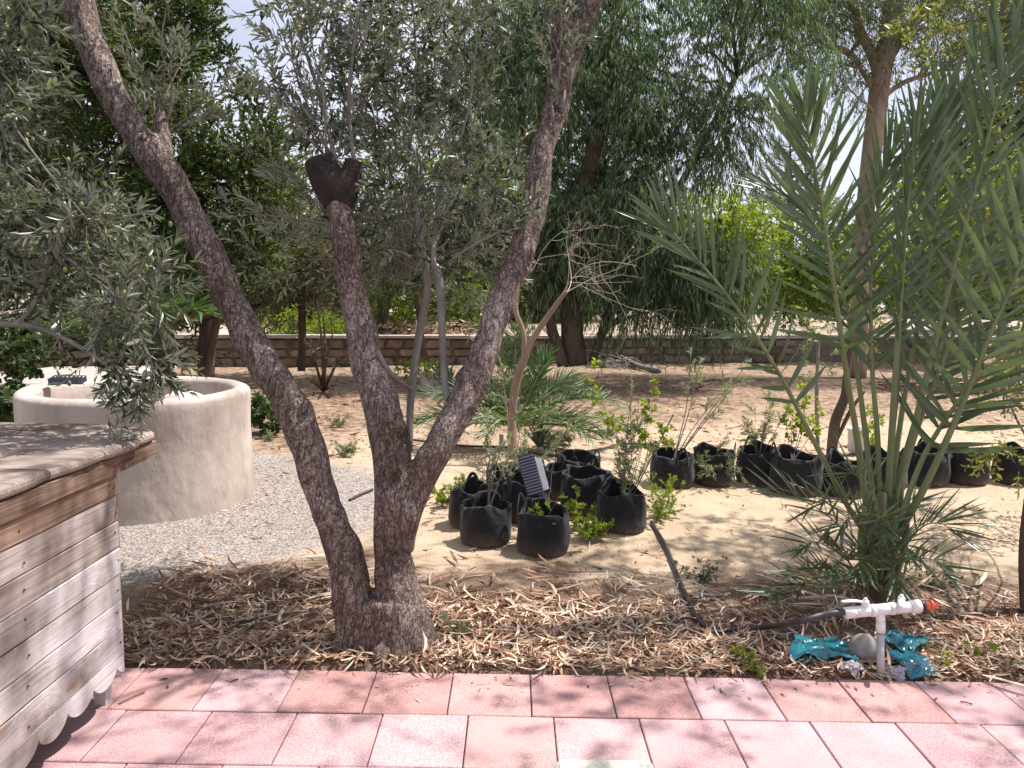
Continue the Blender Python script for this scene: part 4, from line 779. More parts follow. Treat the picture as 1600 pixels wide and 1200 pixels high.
tree('far_tree', 'leafy tree far behind the weeping tree in the middle', P(860, 480, 32), [[(850, 520, 32, 8), (850, 380, 32, 6), (850, 200, 32, 4)]], 'bush', MT['bushD'], MT['dark_bark'],
     [([(740, 60), (1000, 100), (1020, 460), (740, 450)], 90, 30, 36, 34, 54, 30, dict(Lr=(.5, 1.), leafL=.24, leafW=.1))])
# far woodland that closes the horizon
f_ = Foliage('bush')
for x_ in np.linspace(-60, 70, 90):
    y_ = rng.uniform(46, 60); h_ = rng.uniform(2.2, 4.6)
    for k in range(3): f_.clump((x_+rng.normal(0, .6), y_+rng.normal(0, 1.5), 1.0+h_*rng.uniform(.1, 1)), (1.1, 1.1, .9), 26, Lr=(.6, 1.3), leafL=.55, leafW=.3)
wo_ = obj('distant_woodland', f_.L.mesh('distant_woodland', MT['bushD']), kind='stuff'); wo_['label'] = 'low band of distant green woodland closing the horizon'
# thin sky-lined pine beside the palm
pn = thing('pine_tree', 'spindly sparse pine far off against the white sky left of the palm', 'tree', P(1237, 470, 30))
mb = MB(); stem(mb, [(1238, 480, 30, 4), (1237, 330, 30, 3), (1234, 215, 30, 1)], 20, 6); att('trunk', mb.mesh('trunk', MT['dark_bark']), pn)
f_ = Foliage('conifer'); mb = MB()
for k in range(46):
    v_ = rng.uniform(225, 350); w_ = (v_-205)*.45+10; sgn = random.choice((-1, 1)); p0_ = P(1236, v_, 30); p1_ = P(1236+sgn*w_*rng.uniform(.5, 1.2), v_-rng.uniform(0, 18), 30+rng.uniform(-1.2, 1.2))
    mb.add(*limb(p0_, p1_, .03, .01, .02, 6, 4))
    for a in np.linspace(.4, 1, 4): f_.add(np.tile(p0_*(1-a)+p1_*a, (3, 1)), rng.normal(0, 1, (3, 3))+np.array((sgn, 0, .8)), .35, leafL=.16, leafW=.02, K=8)
att('branches', mb.mesh('branches', MT['dark_bark']), pn); att('needles', f_.L.mesh('needles', MT['bushD']), pn)
# dead pruned shrub with pale twigs
dt = thing('bare_tree', 'half-dead small tree with forked stem and pale leafless twigs behind the grow bags', 'tree', G(802, 712))
mb = MB(); tw_ = MB()
stem(mb, [(803, 716, 6.9, 9), (800, 660, 6.9, 7), (806, 600, 6.9, 7), (820, 558, 6.9, 6), (832, 530, 6.9, 5), (870, 475, 6.9, 4), (885, 455, 6.9, 3)], 40, 12)
stem(mb, [(820, 560, 6.9, 6), (818, 520, 6.9, 4), (806, 485, 6.9, 4), (812, 445, 6.9, 3), (830, 420, 6.9, 3)], 24, 10)
def twiggy(p, d_, ln, r_, lev):
    d_ = d_/np.linalg.norm(d_); q = [p]
    for k in range(5): d_ = d_+rng.normal(0, .22, 3); d_ /= np.linalg.norm(d_); q.append(q[-1]+d_*ln/5)
    tw_.add(*tube(spline(q, 9), np.linspace(r_, r_*.45, 9), 5))
    if lev:
        for k in range(3): i_ = random.randint(1, 5); twiggy(q[i_], d_+rng.normal(0, .7, 3), ln*rng.uniform(.4, .75), r_*.6, lev-1)
for (u_, v_, u2, v2) in ((875, 465, 985, 350), (880, 460, 1005, 385), (885, 455, 900, 370), (830, 425, 880, 350), (812, 440, 830, 360), (806, 485, 770, 510), (885, 458, 940, 400)):
    a, b = P(u_, v_, 6.9), P(u2, v2, 6.9+random.uniform(-.4, .4)); twiggy(a, b-a+np.array((0, rng.normal(0, .1), 0)), np.linalg.norm(b-a), .0045, 3)
att('trunk', mb.mesh('trunk', MT['gum_bark'], smooth=True), dt); att('twigs', tw_.mesh('twigs', MT['twigp']), dt)
# ---------------------------------------------------------------- palms
def blade(bend, seed):
    t = np.array([0, .08, .25, .45, .65, .82, 1.0]); wd_ = np.array([.22, .6, 1, .97, .78, .45, .02])*.5
    V = []
    for a, w_ in zip(t, wd_):
        z = -bend*a*a; x = .02*math.sin(a*3+seed)
        V += [(x-w_, a, z+w_*.55), (x, a, z), (x+w_, a, z+w_*.55)]
    V = np.array(V); i = (np.arange(6)*3)[:, None]; j = np.arange(2)[None]
    return V, np.stack([i+j, i+j+1, i+j+4, i+j+3], -1).reshape(-1, 4)
BL = [blade(b, k) for k, b in enumerate((.0, .05, .12, .2))]
BLM = [mesh('leaflet', V, F_, MT['palm'], True) for V, F_ in BL]
def frond(pal, pts, nl, Lmax, Wd=.032, N0=(0, -1, .2), r=6, objs=True, mat='palm', ang=(62, 22), start=.25, vfold=.35, twist=0, jit=.08, bare=1.0, lmin=.45):
    """rachis through pts (u,v,d) or world; leaflets on both sides"""
    pp = spline([P(*q[:3]) if q[1] > 30 or abs(q[0]) > 30 else q for q in pts], 60) if not isinstance(pts, np.ndarray) else spline(pts, 60)
    d_ = np.dot(pp[0]-CAM, cfn); rr = np.linspace(r, r*.18, 60)*d_/F
    fm = MB(); fm.add(*tube(pp, rr, 8, flat=.65)); fr = att('frond', fm.mesh('frond', MT['petiole'], smooth=True), pal)
    T = norm(np.gradient(pp, axis=0)); N0 = np.asarray(N0, float); bulk = MB()
    for k in range(nl):
        t = start+(1-start)*(k+.5)/nl; i = min(59, int(t*59)); s = (t-start)/(1-start)
        for sg in (-1, 1):
            N = N0-T[i]*np.dot(N0, T[i]); N /= np.linalg.norm(N); S = np.cross(T[i], N)*sg
            A = R(ang[0]+(ang[1]-ang[0])*s)+rng.normal(0, jit); D = T[i]*math.cos(A)+S*math.sin(A)+N*(vfold+rng.normal(0, .14))+rng.normal(0, jit, 3)*.6
            D /= np.linalg.norm(D); ln = Lmax*(lmin+(1-lmin)*math.sin(min(1, (s*1.05+.12))*math.pi*.62+.15))*rng.uniform(.88, 1.08)
            if s > .85: ln *= 1-.5*(s-.85)/.15
            Z = N-D*np.dot(N, D); Z = Z+rng.normal(0, .25, 3); Z -= D*np.dot(Z, D); Z /= np.linalg.norm(Z); X = np.cross(D, Z)
            wv_ = Wd*rng.uniform(.85, 1.15); b = random.choice((0, 0, 1, 1, 2, 3)); Mx = np.stack([X*wv_, D*ln, Z*ln if False else Z*wv_*1.0], 1)
            if random.random() < .03: continue
            if objs and cnt_leaf[0] < 298:
                cnt_leaf[0] += 1; M4 = Matrix.Identity(4)
                zs = Z*max(wv_, .001)
                # bend is in length units: bake through a z scale equal to wv_, blades carry bend*ln/wv_ in variants
                for a in range(3): M4[a][0] = X[a]*wv_; M4[a][1] = D[a]*ln; M4[a][2] = zs[a]; M4[a][3] = pp[i][a]
                o = bpy.data.objects.new('leaflet', BLM[b]); sc.collection.objects.link(o); o.parent = fr
                o.matrix_parent_inverse = Matrix.Identity(4); o.matrix_local = M4
            else:
                V, F_ = BL[b]; bulk.add(V@Mx.T+pp[i], F_)
    if bulk.n: b_o = obj('leaflets', bulk.mesh('leaflets', MT[mat], smooth=True), fr); b_o['kind'] = 'stuff'
    return fr
for (V, F_), me, b in zip(BL, BLM, (.0, .6, 1.5, 2.6)):
    V[:, 2] = V[:, 2]-b*V[:, 1]**2; me.vertices.foreach_set('co', V.astype(np.float32).ravel()); me.update()
cnt_leaf = [0]
pb = G(1372, 900)
pal = thing('date_palm', 'large young date palm with tall arching feathery fronds on the right', 'palm', pb)
D0 = 3.95
tb = MB(); stem(tb, [(1372, 945, D0, 22), (1372, 890, D0, 24), (1374, 840, D0, 22), (1378, 800, D0, 16), (1380, 770, D0, 8)], 30, 14)
att('trunk', tb.mesh('trunk', surfmat('palm_fibre', [(.3, (.10, .06, .04)), (.7, (.26, .17, .11))], scale=9, bump=.9, bscale=30, stretch=(1, 1, .25), dist=.015), smooth=True), pal)
kwp = dict(objs=True)
frond(pal, [(1362, 860, D0), (1345, 720, D0), (1322, 580, 3.9), (1302, 440, 3.8), (1285, 330, 3.75), (1268, 240, 3.7), (1255, 170, 3.68)], 22, .47, .027, (-.2, -1, .1), 8, ang=(58, 14), start=.36, **kwp)
frond(pal, [(1366, 850, D0-.05), (1330, 800, 3.85), (1272, 690, 3.75), (1215, 580, 3.68), (1150, 480, 3.62), (1080, 395, 3.6), (1028, 338, 3.6)], 20, .38, .024, (.1, -1, .35), 7, ang=(58, 20), start=.42, **kwp)
frond(pal, [(1384, 850, D0), (1392, 700, D0), (1402, 540, 3.9), (1410, 420, 3.86), (1418, 320, 3.82), (1428, 240, 3.8), (1432, 190, 3.8)], 24, .44, .024, (.3, -1, .1), 8, ang=(48, 12), start=.33, **kwp)
frond(pal, [(1386, 860, 3.9), (1440, 770, 3.75), (1500, 640, 3.6), (1548, 520, 3.5), (1592, 420, 3.42), (1640, 300, 3.35)], 16, .48, .030, (-.3, -1, .3), 8, ang=(64, 26), start=.3, **kwp)
frond(pal, [(1380, 850, D0), (1415, 720, D0), (1455, 560, 3.95), (1495, 400, 3.9), (1530, 270, 3.85), (1560, 150, 3.8), (1590, 60, 3.8)], 22, .47, .027, (-.3, -1, .2), 8, ang=(55, 18), start=.36, **kwp)
frond(pal, [(1372, 850, 4.0), (1372, 700, 4.05), (1362, 560, 4.1), (1362, 420, 4.15), (1378, 300, 4.2), (1398, 230, 4.2)], 23, .42, .023, (0, -1, .1), 7, ang=(50, 14), start=.36, objs=True)
frond(pal, [(1384, 840, 4.0), (1420, 690, 4.1), (1470, 540, 4.2), (1540, 400, 4.3), (1620, 300, 4.4)], 18, .45, .027, (0, -.6, .8), 7, ang=(60, 22), start=.3, objs=False)
frond(pal, [(1372, 840, 4.0), (1350, 660, 4.1), (1330, 520, 4.2), (1300, 400, 4.3), (1255, 330, 4.4), (1200, 290, 4.5)], 19, .42, .024, (0, -.6, .8), 7, ang=(60, 22), start=.4, objs=False)
frond(pal, [(1384, 840, 4.0), (1398, 640, 4.15), (1425, 430, 4.3), (1470, 250, 4.4), (1530, 100, 4.5), (1600, 0, 4.6)], 20, .45, .026, (0, -.8, .5), 7, ang=(55, 18), start=.36, objs=False)
frond(pal, [(1388, 860, 3.95), (1410, 800, 3.8), (1450, 700, 3.75), (1520, 600, 3.7), (1600, 530, 3.65), (1680, 490, 3.6)], 15, .43, .026, (0, -.5, .9), 6, ang=(60, 22), start=.4, objs=False)
frond(pal, [(1384, 840, 4.0), (1410, 640, 4.1), (1450, 420, 4.2), (1470, 270, 4.25), (1478, 140, 4.3)], 26, .46, .03, (-.2, -1, .1), 7, ang=(52, 16), start=.36, objs=False)
frond(pal, [(1386, 840, 4.0), (1430, 680, 4.05), (1500, 500, 4.1), (1580, 360, 4.1), (1650, 230, 4.1)], 22, .46, .03, (0, -.9, .4), 7, ang=(58, 22), start=.34, objs=False)
for k in range(9):   # leaf-base boots
    a = k*2.4; q0 = np.array(P(1374, 900, D0))+np.array((math.cos(a)*.06, math.sin(a)*.06, -.05)); q1 = q0+np.array((math.cos(a)*.05, math.sin(a)*.05, .30+.03*k)); mb = MB()
    mb.add(*tube(spline([q0, (q0+q1)/2+np.array((math.cos(a), math.sin(a), 0))*.02, q1], 8), np.linspace(.024, .012, 8), 8, flat=.6)); att('leaf_base', mb.mesh('leaf_base', MT['petiole'], smooth=True), pal)
# basal suckers
for (u2, v2, dd, L_, h_) in ((1200, 778, 3.6, .26, .3), (1262, 800, 3.7, .24, .4), (1320, 745, 3.7, .26, .45), (1290, 905, 3.45, .24, .2), (1240, 930, 3.4, .2, .14), (1490, 835, 3.7, .26, .35), (1440, 800, 4.0, .24, .4), (1480, 900, 3.5, .22, .2), (1340, 900, 3.5, .22, .25), (1400, 920, 3.5, .22, .2), (1250, 860, 3.6, .22, .2), (1310, 830, 3.6, .24, .35), (1420, 870, 3.6, .22, .25), (1370, 830, 3.6, .2, .35), (1200, 945, 3.35, .22, .1), (1230, 905, 3.4, .2, .1)):
    st_ = np.array(P(1362+random.uniform(-22, 22), 915+random.uniform(-10, 10), 3.85)); en = np.array(P(u2, v2, dd)); en[2] = max(en[2], .06); md = (st_+en)/2+np.array((0, 0, h_*.5))
    frond(pal, np.array([st_, st_*.6+md*.4+np.array((0, 0, .05)), md, en*.6+md*.4+np.array((0, 0, .04)), en]), 13, L_, .014, (0, -.2, 1), 2.5, objs=False, ang=(50, 18), start=.25, vfold=.5, jit=.16)
for (u2, v2, dd, L_) in ((1285, 940, 3.6, .2), (1455, 925, 3.75, .2), (1330, 880, 3.6, .22)):   # dead brown fronds lying at the base
    st_ = np.array(P(1368, 905, 3.88)); en = np.array(P(u2, v2, dd)); en[2] = .03; md = (st_+en)/2; md[2] = .10
    frond(pal, np.array([st_, md, en]), 11, L_, .012, (0, -.2, 1), 2.5, objs=False, mat='litter', ang=(45, 18), start=.3, vfold=.2, jit=.25)
# second palm, behind the bags
p2 = G(805, 705); pm = thing('date_palm', 'bushy young palm with drooping green fronds around the bare tree', 'palm', p2)
def far_palm(pm, c, spec, Lf, W_, nl=30):
    for (az, el, ln, dr) in spec:
        a, e = R(az), R(el); dh = np.array((math.sin(a), math.cos(a), 0)); q = []
        for t in np.linspace(0, 1, 6): q.append(np.array(c)+dh*ln*t*math.cos(e)*(1-.1*t)+np.array((0, 0, ln*math.sin(e)*t-dr*t*t)))
        frond(pm, np.array(q), nl, Lf, W_, (0, -.35, 1), 4, objs=False, mat='palmB', ang=(60, 25), start=.15, vfold=.25, jit=.17)
c2 = p2+np.array((.02, .15, .22))
far_palm(pm, c2, [(-10+0, 74, 1.15, .12), (-82, 38, 1.55, .75), (84, 40, 1.5, .8), (-100, 52, 1.35, .8), (98, 55, 1.3, .7), (-95, 20, 1.5, .6), (104, 22, 1.45, .55), (-38, 66, 1.05, .2), (38, 62, 1.1, .25), (62, 52, 1.15, .45), (80, 42, 1.2, .55), (-70, 45, 1.1, .6), (-100, 30, 1.25, .6), (100, 30, 1.1, .6), (125, 25, 1.0, .45), (-130, 30, 1.1, .6), (20, 80, 1.1, .1), (150, 35, .8, .3), (-155, 30, .9, .45), (-85, 60, .9, .3), (70, 70, 1.0, .3), (110, 12, 1.0, .25), (-115, 12, 1.0, .2)], .22, .013, 38)
c3 = G(250, 578); pm = thing('date_palm', 'dark feathery palm behind the cistern on the left', 'palm', c3)
cc = P(255, 530, 8.8)
far_palm(pm, cc, [(-80, 30, 2.0, .7), (-95, 10, 2.1, .6), (-60, 50, 1.9, .6), (-110, 50, 1.9, .9), (90, 45, 1.3, .7), (60, 60, 1.3, .4), (-20, 70, 1.4, .3), (120, 50, 1.2, .6), (-140, 45, 1.4, .8), (-70, 5, 2.0, .3), (160, 50, 1.1, .5), (-100, 70, 1.6, .5), (20, 45, 1.3, .5), (-120, 20, 1.9, .6)], .42, .03, 30)
tb = MB(); tb.add(*tube(spline([(c3[0], c3[1], -.1), tuple((c3+cc)/2), tuple(cc)], 10), np.linspace(.16, .13, 10), 12)); att('trunk', tb.mesh('trunk', MT['dark_bark'], smooth=True), pm)
# ---------------------------------------------------------------- grow bags
def bag_mat():
    m, n, l, o = new_mat('black_felt'); tcn = n.new('ShaderNodeTexCoord'); sep = n.new('ShaderNodeSeparateXYZ'); l(tcn.outputs['Object'], sep.inputs[0])
    no = n.new('ShaderNodeTexNoise'); no.inputs['Scale'].default_value = 60; no.inputs['Detail'].default_value = 6; no.inputs['Roughness'].default_value = .75; l(tcn.outputs['Object'], no.inputs['Vector'])
    mr = n.new('ShaderNodeMapRange'); l(sep.outputs[2], mr.inputs[0]); mr.inputs[1].default_value = .13; mr.inputs[2].default_value = -.01
    ad = n.new('ShaderNodeMath'); ad.operation = 'MULTIPLY'; l(mr.outputs[0], ad.inputs[0]); l(no.outputs['Fac'], ad.inputs[1])
    rp = ramp(n, [(.06, (.010, .010, .013)), (.34, (.055, .042, .034)), (.6, (.22, .165, .12))]); l(ad.outputs[0], rp.inputs[0])
    b = n.new('ShaderNodeBsdfPrincipled'); l(rp.outputs[0], b.inputs['Base Color']); b.inputs['Roughness'].default_value = .8; b.inputs['Specular IOR Level'].default_value = .3
    b.inputs['Sheen Weight'].default_value = .12; b.inputs['Sheen Roughness'].default_value = .5
    b2 = n.new('ShaderNodeTexNoise'); b2.inputs['Scale'].default_value = 18; b2.inputs['Detail'].default_value = 4; l(tcn.outputs['Object'], b2.inputs['Vector'])
    a2 = n.new('ShaderNodeMath'); a2.operation = 'MULTIPLY_ADD'; l(b2.outputs['Fac'], a2.inputs[0]); a2.inputs[1].default_value = 3; l(no.outputs['Fac'], a2.inputs[2])
    bu = n.new('ShaderNodeBump'); bu.inputs['Strength'].default_value = .6; bu.inputs['Distance'].default_value = .006; l(a2.outputs[0], bu.inputs['Height']); l(bu.outputs[0], b.inputs['Normal'])
    l(b.outputs[0], o.inputs[0]); return m
MBAG = bag_mat(); MSOIL = surfmat('potting_soil', [(.3, (.05, .035, .025)), (.6, (.16, .11, .075)), (.8, (.34, .24, .16))], scale=45, bump=1, dist=.01)
def bag(u, v, wpx, label, seed, hr=.62, flaps=1, rot=0, slump=0.0, handles=(0,), litter=True, tall=0.6, hk=0.97, grp='black fabric grow bags'):
    """front foot at pixel (u,v); width in pixels"""
    p = G(u, v, 0.0); d = np.dot(p-CAM, cfn); r = wpx*d/F/2; p = np.array((p[0], p[1]+r*.97, 0)); p[2] = float(gz(p[0], p[1]))
    Hh = 2*r*(hr*.3+.50)*hk; t = thing('grow_bag', label, 'grow bag', p, (0, 0, rot), grp); rs = np.random.default_rng(seed)
    prof = [(r*.0, .0), (r*.7, .0), (r*.93, .006), (r*.99, .03)]+[(r*(1+.02*math.sin(z*5)), Hh*z) for z in (.2, .35, .5, .65, .8, .92)]
    top = [(r*1.0, Hh*1.0), (r*.985, Hh*1.07), (r*.955, Hh*1.10), (r*.92, Hh*1.06), (r*.9, Hh*.98), (r*.89, Hh*.86), (r*.84, Hh*.74)]
    prof = prof+top; nt_ = 9
    ph = rs.uniform(0, 6.28, 6); ph[3] = math.pi/2-rot+rs.uniform(-.5, .5)
    def fn(V, th):
        k = np.arange(V.shape[0])[:, None]; hi = np.clip((k-8)/3, 0, 1)*np.clip((V.shape[0]-k)/4, 0, 1)
        wave = .12*np.sin(th*2 + ph[0]) + .09*np.sin(3*th + ph[1]) + .07*np.sin(5*th + ph[2])
        lift = tall * .75 * np.maximum(0, np.cos(th - ph[3]))**2
        off1 = np.mod(th - ph[4] + math.pi, 2*math.pi) - math.pi
        off2 = np.mod(th - ph[4] - 2.6 + math.pi, 2*math.pi) - math.pi
        peaks = np.exp(-(off1/.42)**2) + .7*np.exp(-(off2/.34)**2)
        rimz = wave + lift + .24 * flaps * peaks
        V[..., 2] += hi*rimz[None]*Hh*.42
        rad_ = 1+hi*(.07*np.sin(th*4+ph[2])+.06*np.sin(7*th+ph[5])+.03*np.sin(13*th+ph[1]))[None]-hi*.16*(np.abs(rimz)[None])
        V[..., 0] *= rad_; V[..., 1] *= rad_
        # creases and bulge
        q = np.stack([np.cos(th)[None]*2+0*k, np.sin(th)[None]*2+0*k, V[..., 2]*9], -1); w_ = 1 + .05 * fbm(q*1.3 + seed*3.1, 3, seed % 50) * (k > 2)
        V[..., 0] *= w_; V[..., 1] *= w_*(1+.04*math.sin(seed))
        if slump: V[..., 2] *= (1-slump*(.25+.2*np.cos(th-ph[3]))[None]); V[..., 0] += slump*.12*V[..., 2]
        fold_ = th*8 + ph[1] + V[..., 2]*34 + 2*np.sin(th*3 + ph[0])
        cr_ = hi * .018 * np.abs(np.sin(fold_)); V[..., 0] -= cr_*np.cos(th); V[..., 1] -= cr_*np.sin(th)
        return V
    V, Fs = lathe(prof, 72, fn); me = mesh('fabric_wall', V, Fs, MBAG, True); obj('fabric_wall', me, t)
    V, Fs = lathe([(.0, Hh*.80), (r*.3, Hh*.80), (r*.6, Hh*.78), (r*.93, Hh*.75)], 28)
    V = V+np.stack([0*V[:, 0], 0*V[:, 0], .012*fbm(V*30+seed, 3)], 1)*1.0
    if slump: V[:, 2] *= 1-slump*.25
    obj('soil', mesh('soil', V, Fs, MSOIL, True), t)
    for hi_, a0 in enumerate(handles):
        a = ph[4]+a0; w_ = .32
        pth = []
        for s in np.linspace(0, 1, 14):
            th = a + (s - .5)*2*w_
            arch = Hh * (.85 + .6 * math.sin(s*math.pi)**.6)
            pth.append((math.cos(th)*r*1.02, math.sin(th)*r*1.02, arch * (1 - slump*.3)))
        pth = spline(pth, 26); n_ = len(pth); Tn = norm(np.gradient(pth, axis=0)); out_ = norm(np.stack([pth[:, 0], pth[:, 1], np.zeros(n_)], 1)); sd_ = norm(np.cross(Tn, out_))
        wv_ = .011; V = np.stack([pth-sd_*wv_+out_*.001, pth+sd_*wv_+out_*.001, pth+sd_*wv_-out_*.002, pth-sd_*wv_-out_*.002], 1).reshape(-1, 3); i = (np.arange(n_-1)*4)[:, None]; j = np.arange(4)[None]; k = (j+1) % 4
        obj('handle', mesh('handle', V, [np.stack([i+j, i+k, i+4+k, i+4+j], -1).reshape(-1, 4)], MBAG, True), t)
    if litter:
        f = rs.uniform(size=(14, 2)); a = f[:, 0]*6.28; rr = r*.7*np.sqrt(f[:, 1]); pos = np.stack([rr*np.cos(a), rr*np.sin(a), np.full(14, Hh*.83*(1-slump*.25))], 1)
        dr = rs.normal(size=(14, 3)); dr[:, 2] *= .2; lv, lf = leaves(pos, dr, np.tile((0, 0, 1.), (14, 1))+rs.normal(0, .4, (14, 3)), rs.uniform(.03, .06, 14), .010, 2, curl=.2)
        o = obj('fallen_leaves', mesh('fallen_leaves', lv, lf, MT['litter']), t); o['kind'] = 'stuff'
    return t, p, r, Hh
CL = 'grow bags in the near cluster beside the olive trunk'; RW = 'grow bags in the long row in front of the palm'
B = {}
B['A'] = bag(733, 822, 70, 'black grow bag at the left rear of the near cluster with tall folded side', 11, .85, .9, .6, grp=CL)
B['E'] = bag(822, 818, 78, 'black fabric grow bag hidden behind the frontmost bag of the cluster', 12, .75, .9, 1.5, handles=(0, 2.6), grp=CL)
B['C'] = bag(795, 796, 74, 'black fabric grow bag holding the black plug tray at the centre of the cluster', 13, .75, .8, 2.0, grp=CL)
B['F'] = bag(878, 778, 60, 'small black grow bag at the back of the cluster with upright handle flap', 14, .7, .8, 3.0, handles=(0, 2.6), grp=CL)
B['G2'] = bag(905, 770, 72, 'black grow bag at the rear right of the cluster with an arched strap', 19, .7, .8, 1.0, handles=(0, 2.6), grp=CL)
B['G'] = bag(920, 806, 82, 'wide black grow bag behind the gap in the cluster with dry leaves on its soil', 15, .72, .6, 4.0, tall=.3, grp=CL)
B['D'] = bag(850, 866, 86, 'frontmost black grow bag of the cluster with low folded rim and green print', 16, .70, .9, 5.0, tall=.8, grp=CL)
B['Bf'] = bag(757, 852, 83, 'black grow bag at the front left of the cluster with bare woody seedling stems', 17, .68, .6, .3, grp=CL)
B['H'] = bag(976, 836, 80, 'black grow bag at the right end of the near cluster planted with a bushy sapling', 18, .72, .7, 2.2, grp=CL)
row = [(1056, 764, 66, 'first grow bag at the left end of the long row with a looped handle', 21, .72, .6, 0), (1121, 759, 66, 'second grow bag from the left in the long row with leafy twigs flopping over it', 22, .75, .8, 0), (1194, 757, 68, 'third grow bag of the long row with a pointed rear flap and an upright sapling', 23, .78, .9, 0),
       (1257, 771, 80, 'slumped wide grow bag tipping forward beside the palm stems in the long row', 24, .82, .3, .10), (1330, 772, 70, 'grow bag mostly hidden behind the palm suckers', 25, .7, .7, 0), (1395, 762, 68, 'grow bag just right of the palm stems in the long row', 26, .72, .7, 0),
       (1463, 757, 66, 'grow bag of the row with tall upright handle loop, right of the palm', 27, .78, 1.0, 0), (1527, 757, 62, 'second to last grow bag at the right of the long row with a folded peak', 28, .74, .8, 0), (1602, 757, 62, 'grow bag cut off by the right edge of the picture', 29, .78, .5, 0)]
for q in row: B[q[4]] = bag(q[0], q[1], q[2], q[3], q[4], q[5], q[6], random.uniform(0, 6), q[7], grp=RW, handles=(0, 2.6) if q[4] in (21, 27) else (0,))
t, p, r, Hh = B['D']; tg = box((0, -r*1.02, Hh*.95), (.028, .003, .010)); obj('printed_tag', mesh('printed_tag', tg[0], tg[1], plain('green_print', (.12, .2, .05))), t, rot=(0, 0, -5.0+.35))
# plug tray standing in a bag
t, p, r, Hh = B['C']
trr = thing('plug_tray', 'black ribbed seedling tray standing upright in a grow bag', 'tray', P(836, 768, 4.78), (R(-12), R(-14), R(12)))
mt_ = plain('black_tray_plastic', (.03, .03, .045), .35); V_, F_ = box((0, 0, .11), (.105, .012, .26)); obj('tray_back', mesh('tray_back', V_, F_, mt_), trr)
mtr = plain('grey_rib_plastic', (.18, .18, .27), .35)
for k in range(13): V_, F_ = box((0, -.012, -.005+k*.019), (.10, .014, .007)); obj('rib', mesh('rib', V_, F_, mtr), trr)
V_, F_ = box((.075, .02, .09), (.04, .01, .2)); wt = obj('white_tray', mesh('white_tray', V_, F_, plain('white_plastic', (.75, .75, .74))), loc=trr.location, rot=trr.rotation_euler); wt['label'] = 'white plastic sheet leaning behind the black ribbed seedling tray'; wt['category'] = 'sheet'
# ---------------------------------------------------------------- saplings and weeds
def sapling(label, base, tips, sp='sprig', lm='sprig', r=.004, per=7, Lr=(.05, .12), name='sapling', cat='sapling', barkm='stem', t0=.3, group=None, **kw):
    t = thing(name, label, cat, base, group=group); mb = MB(); f = Foliage(sp)
    for e in tips:
        e = np.asarray(e, float); b = np.asarray(base, float); m_ = b*.5+e*.5+rng.normal(0, .04, 3)*np.linalg.norm(e-b); pth = spline([b, m_, e], 14); mb.add(*tube(pth, np.linspace(r, r*.35, 14), 5))
        for k in range(per):
            i = int(rng.uniform(t0, 1)*13); f.add(pth[i:i+1], norm((e-b)[None])+rng.normal(0, .7, (1, 3)), rng.uniform(*Lr), **kw)
    att('stem', mb.mesh('stem', MT[barkm], smooth=True), t); att('foliage', f.L.mesh('foliage', MT[lm]), t); att('twigs', f.T.mesh('twigs', MT[barkm]), t)
    return t
def bp(key, dx=0, dy=0): t, p, r, Hh = B[key]; return np.array(p)+(dx, dy, Hh*.78)
sapling('grey-green olive sapling with several stems in the right bag of the near cluster', bp('H', 0, 0), [P(985, 640, 4.9), P(1000, 660, 4.9), P(965, 680, 4.9), P(1015, 690, 4.9), P(990, 600, 4.9), P(975, 720, 4.8)], per=13, Lr=(.06, .15), leafL=.042)
sapling('bright lime-leaved seedling rising out of the right bag of the near cluster', bp('H', .03, .04), [P(1030, 590, 5.0), P(1010, 640, 5.0), P(960, 650, 5.0), P(1045, 660, 5.0), P(925, 560, 5.1)], sp='broad', lm='lime', per=9, Lr=(.04, .10), t0=.55, r=.003)
sapling('woody seedling with bare forked stems in the front left bag', bp('Bf', .01, 0), [P(770, 700, 4.7), P(785, 690, 4.7), P(760, 720, 4.7), P(800, 705, 4.7)], per=6, t0=.6, r=.007)
sapling('thin wiry seedling with pale stems behind the plug tray', bp('C', -.02, .03), [P(800, 620, 5.1), P(860, 640, 5.1), P(815, 680, 5), P(760, 660, 5), P(880, 690, 5), P(905, 660, 5.2), P(780, 560, 5.2)], per=10, Lr=(.06, .14), t0=.3, barkm='twigp', r=.004)
sapling('small grassy seedling in the frontmost grow bag', bp('D', -.03, -.04), [P(832, 780, 4.5), P(872, 775, 4.5), P(842, 800, 4.5)], per=2, r=.002, lm='lime', Lr=(.03, .06))
sapling('slanting sapling leaning right out of the first bag of the row', bp(21, 0, 0), [P(1130, 610, 6.3), P(1175, 560, 6.4), P(1095, 560, 6.4), P(1080, 545, 6.4), P(1150, 600, 6.3)], per=10, Lr=(.07, .16), r=.006, t0=.55, leafL=.05)
sapling('twiggy seedling flopping over the second bag of the row', bp(22, 0, 0), [P(1090, 720, 6.1), P(1150, 715, 6.1), P(1160, 740, 5.9), P(1100, 742, 5.9), P(1130, 690, 6.2)], per=7, Lr=(.07, .14), leafL=.05)
sapling('upright leafy sapling in the third bag of the row', bp(23, 0, 0), [P(1200, 620, 6.2), P(1230, 640, 6.2), P(1180, 640, 6.2), P(1215, 600, 6.3), P(1165, 670, 6.2)], per=11, Lr=(.07, .15), leafL=.05)
sapling('lime-leaved seedling behind the slumped grow bag', bp(24, 0, .1), [P(1262, 610, 6.4), P(1240, 650, 6.4), P(1285, 640, 6.4), P(1250, 590, 6.5), P(1228, 640, 6.3)], sp='broad', lm='lime', per=9, Lr=(.05, .12), t0=.4)
sapling('small lime seedling behind the palm stems', G(1360, 712), [P(1365, 630, 7), P(1375, 650, 7), P(1355, 660, 7)], sp='broad', lm='lime', per=6, Lr=(.06, .12), name='seedling')
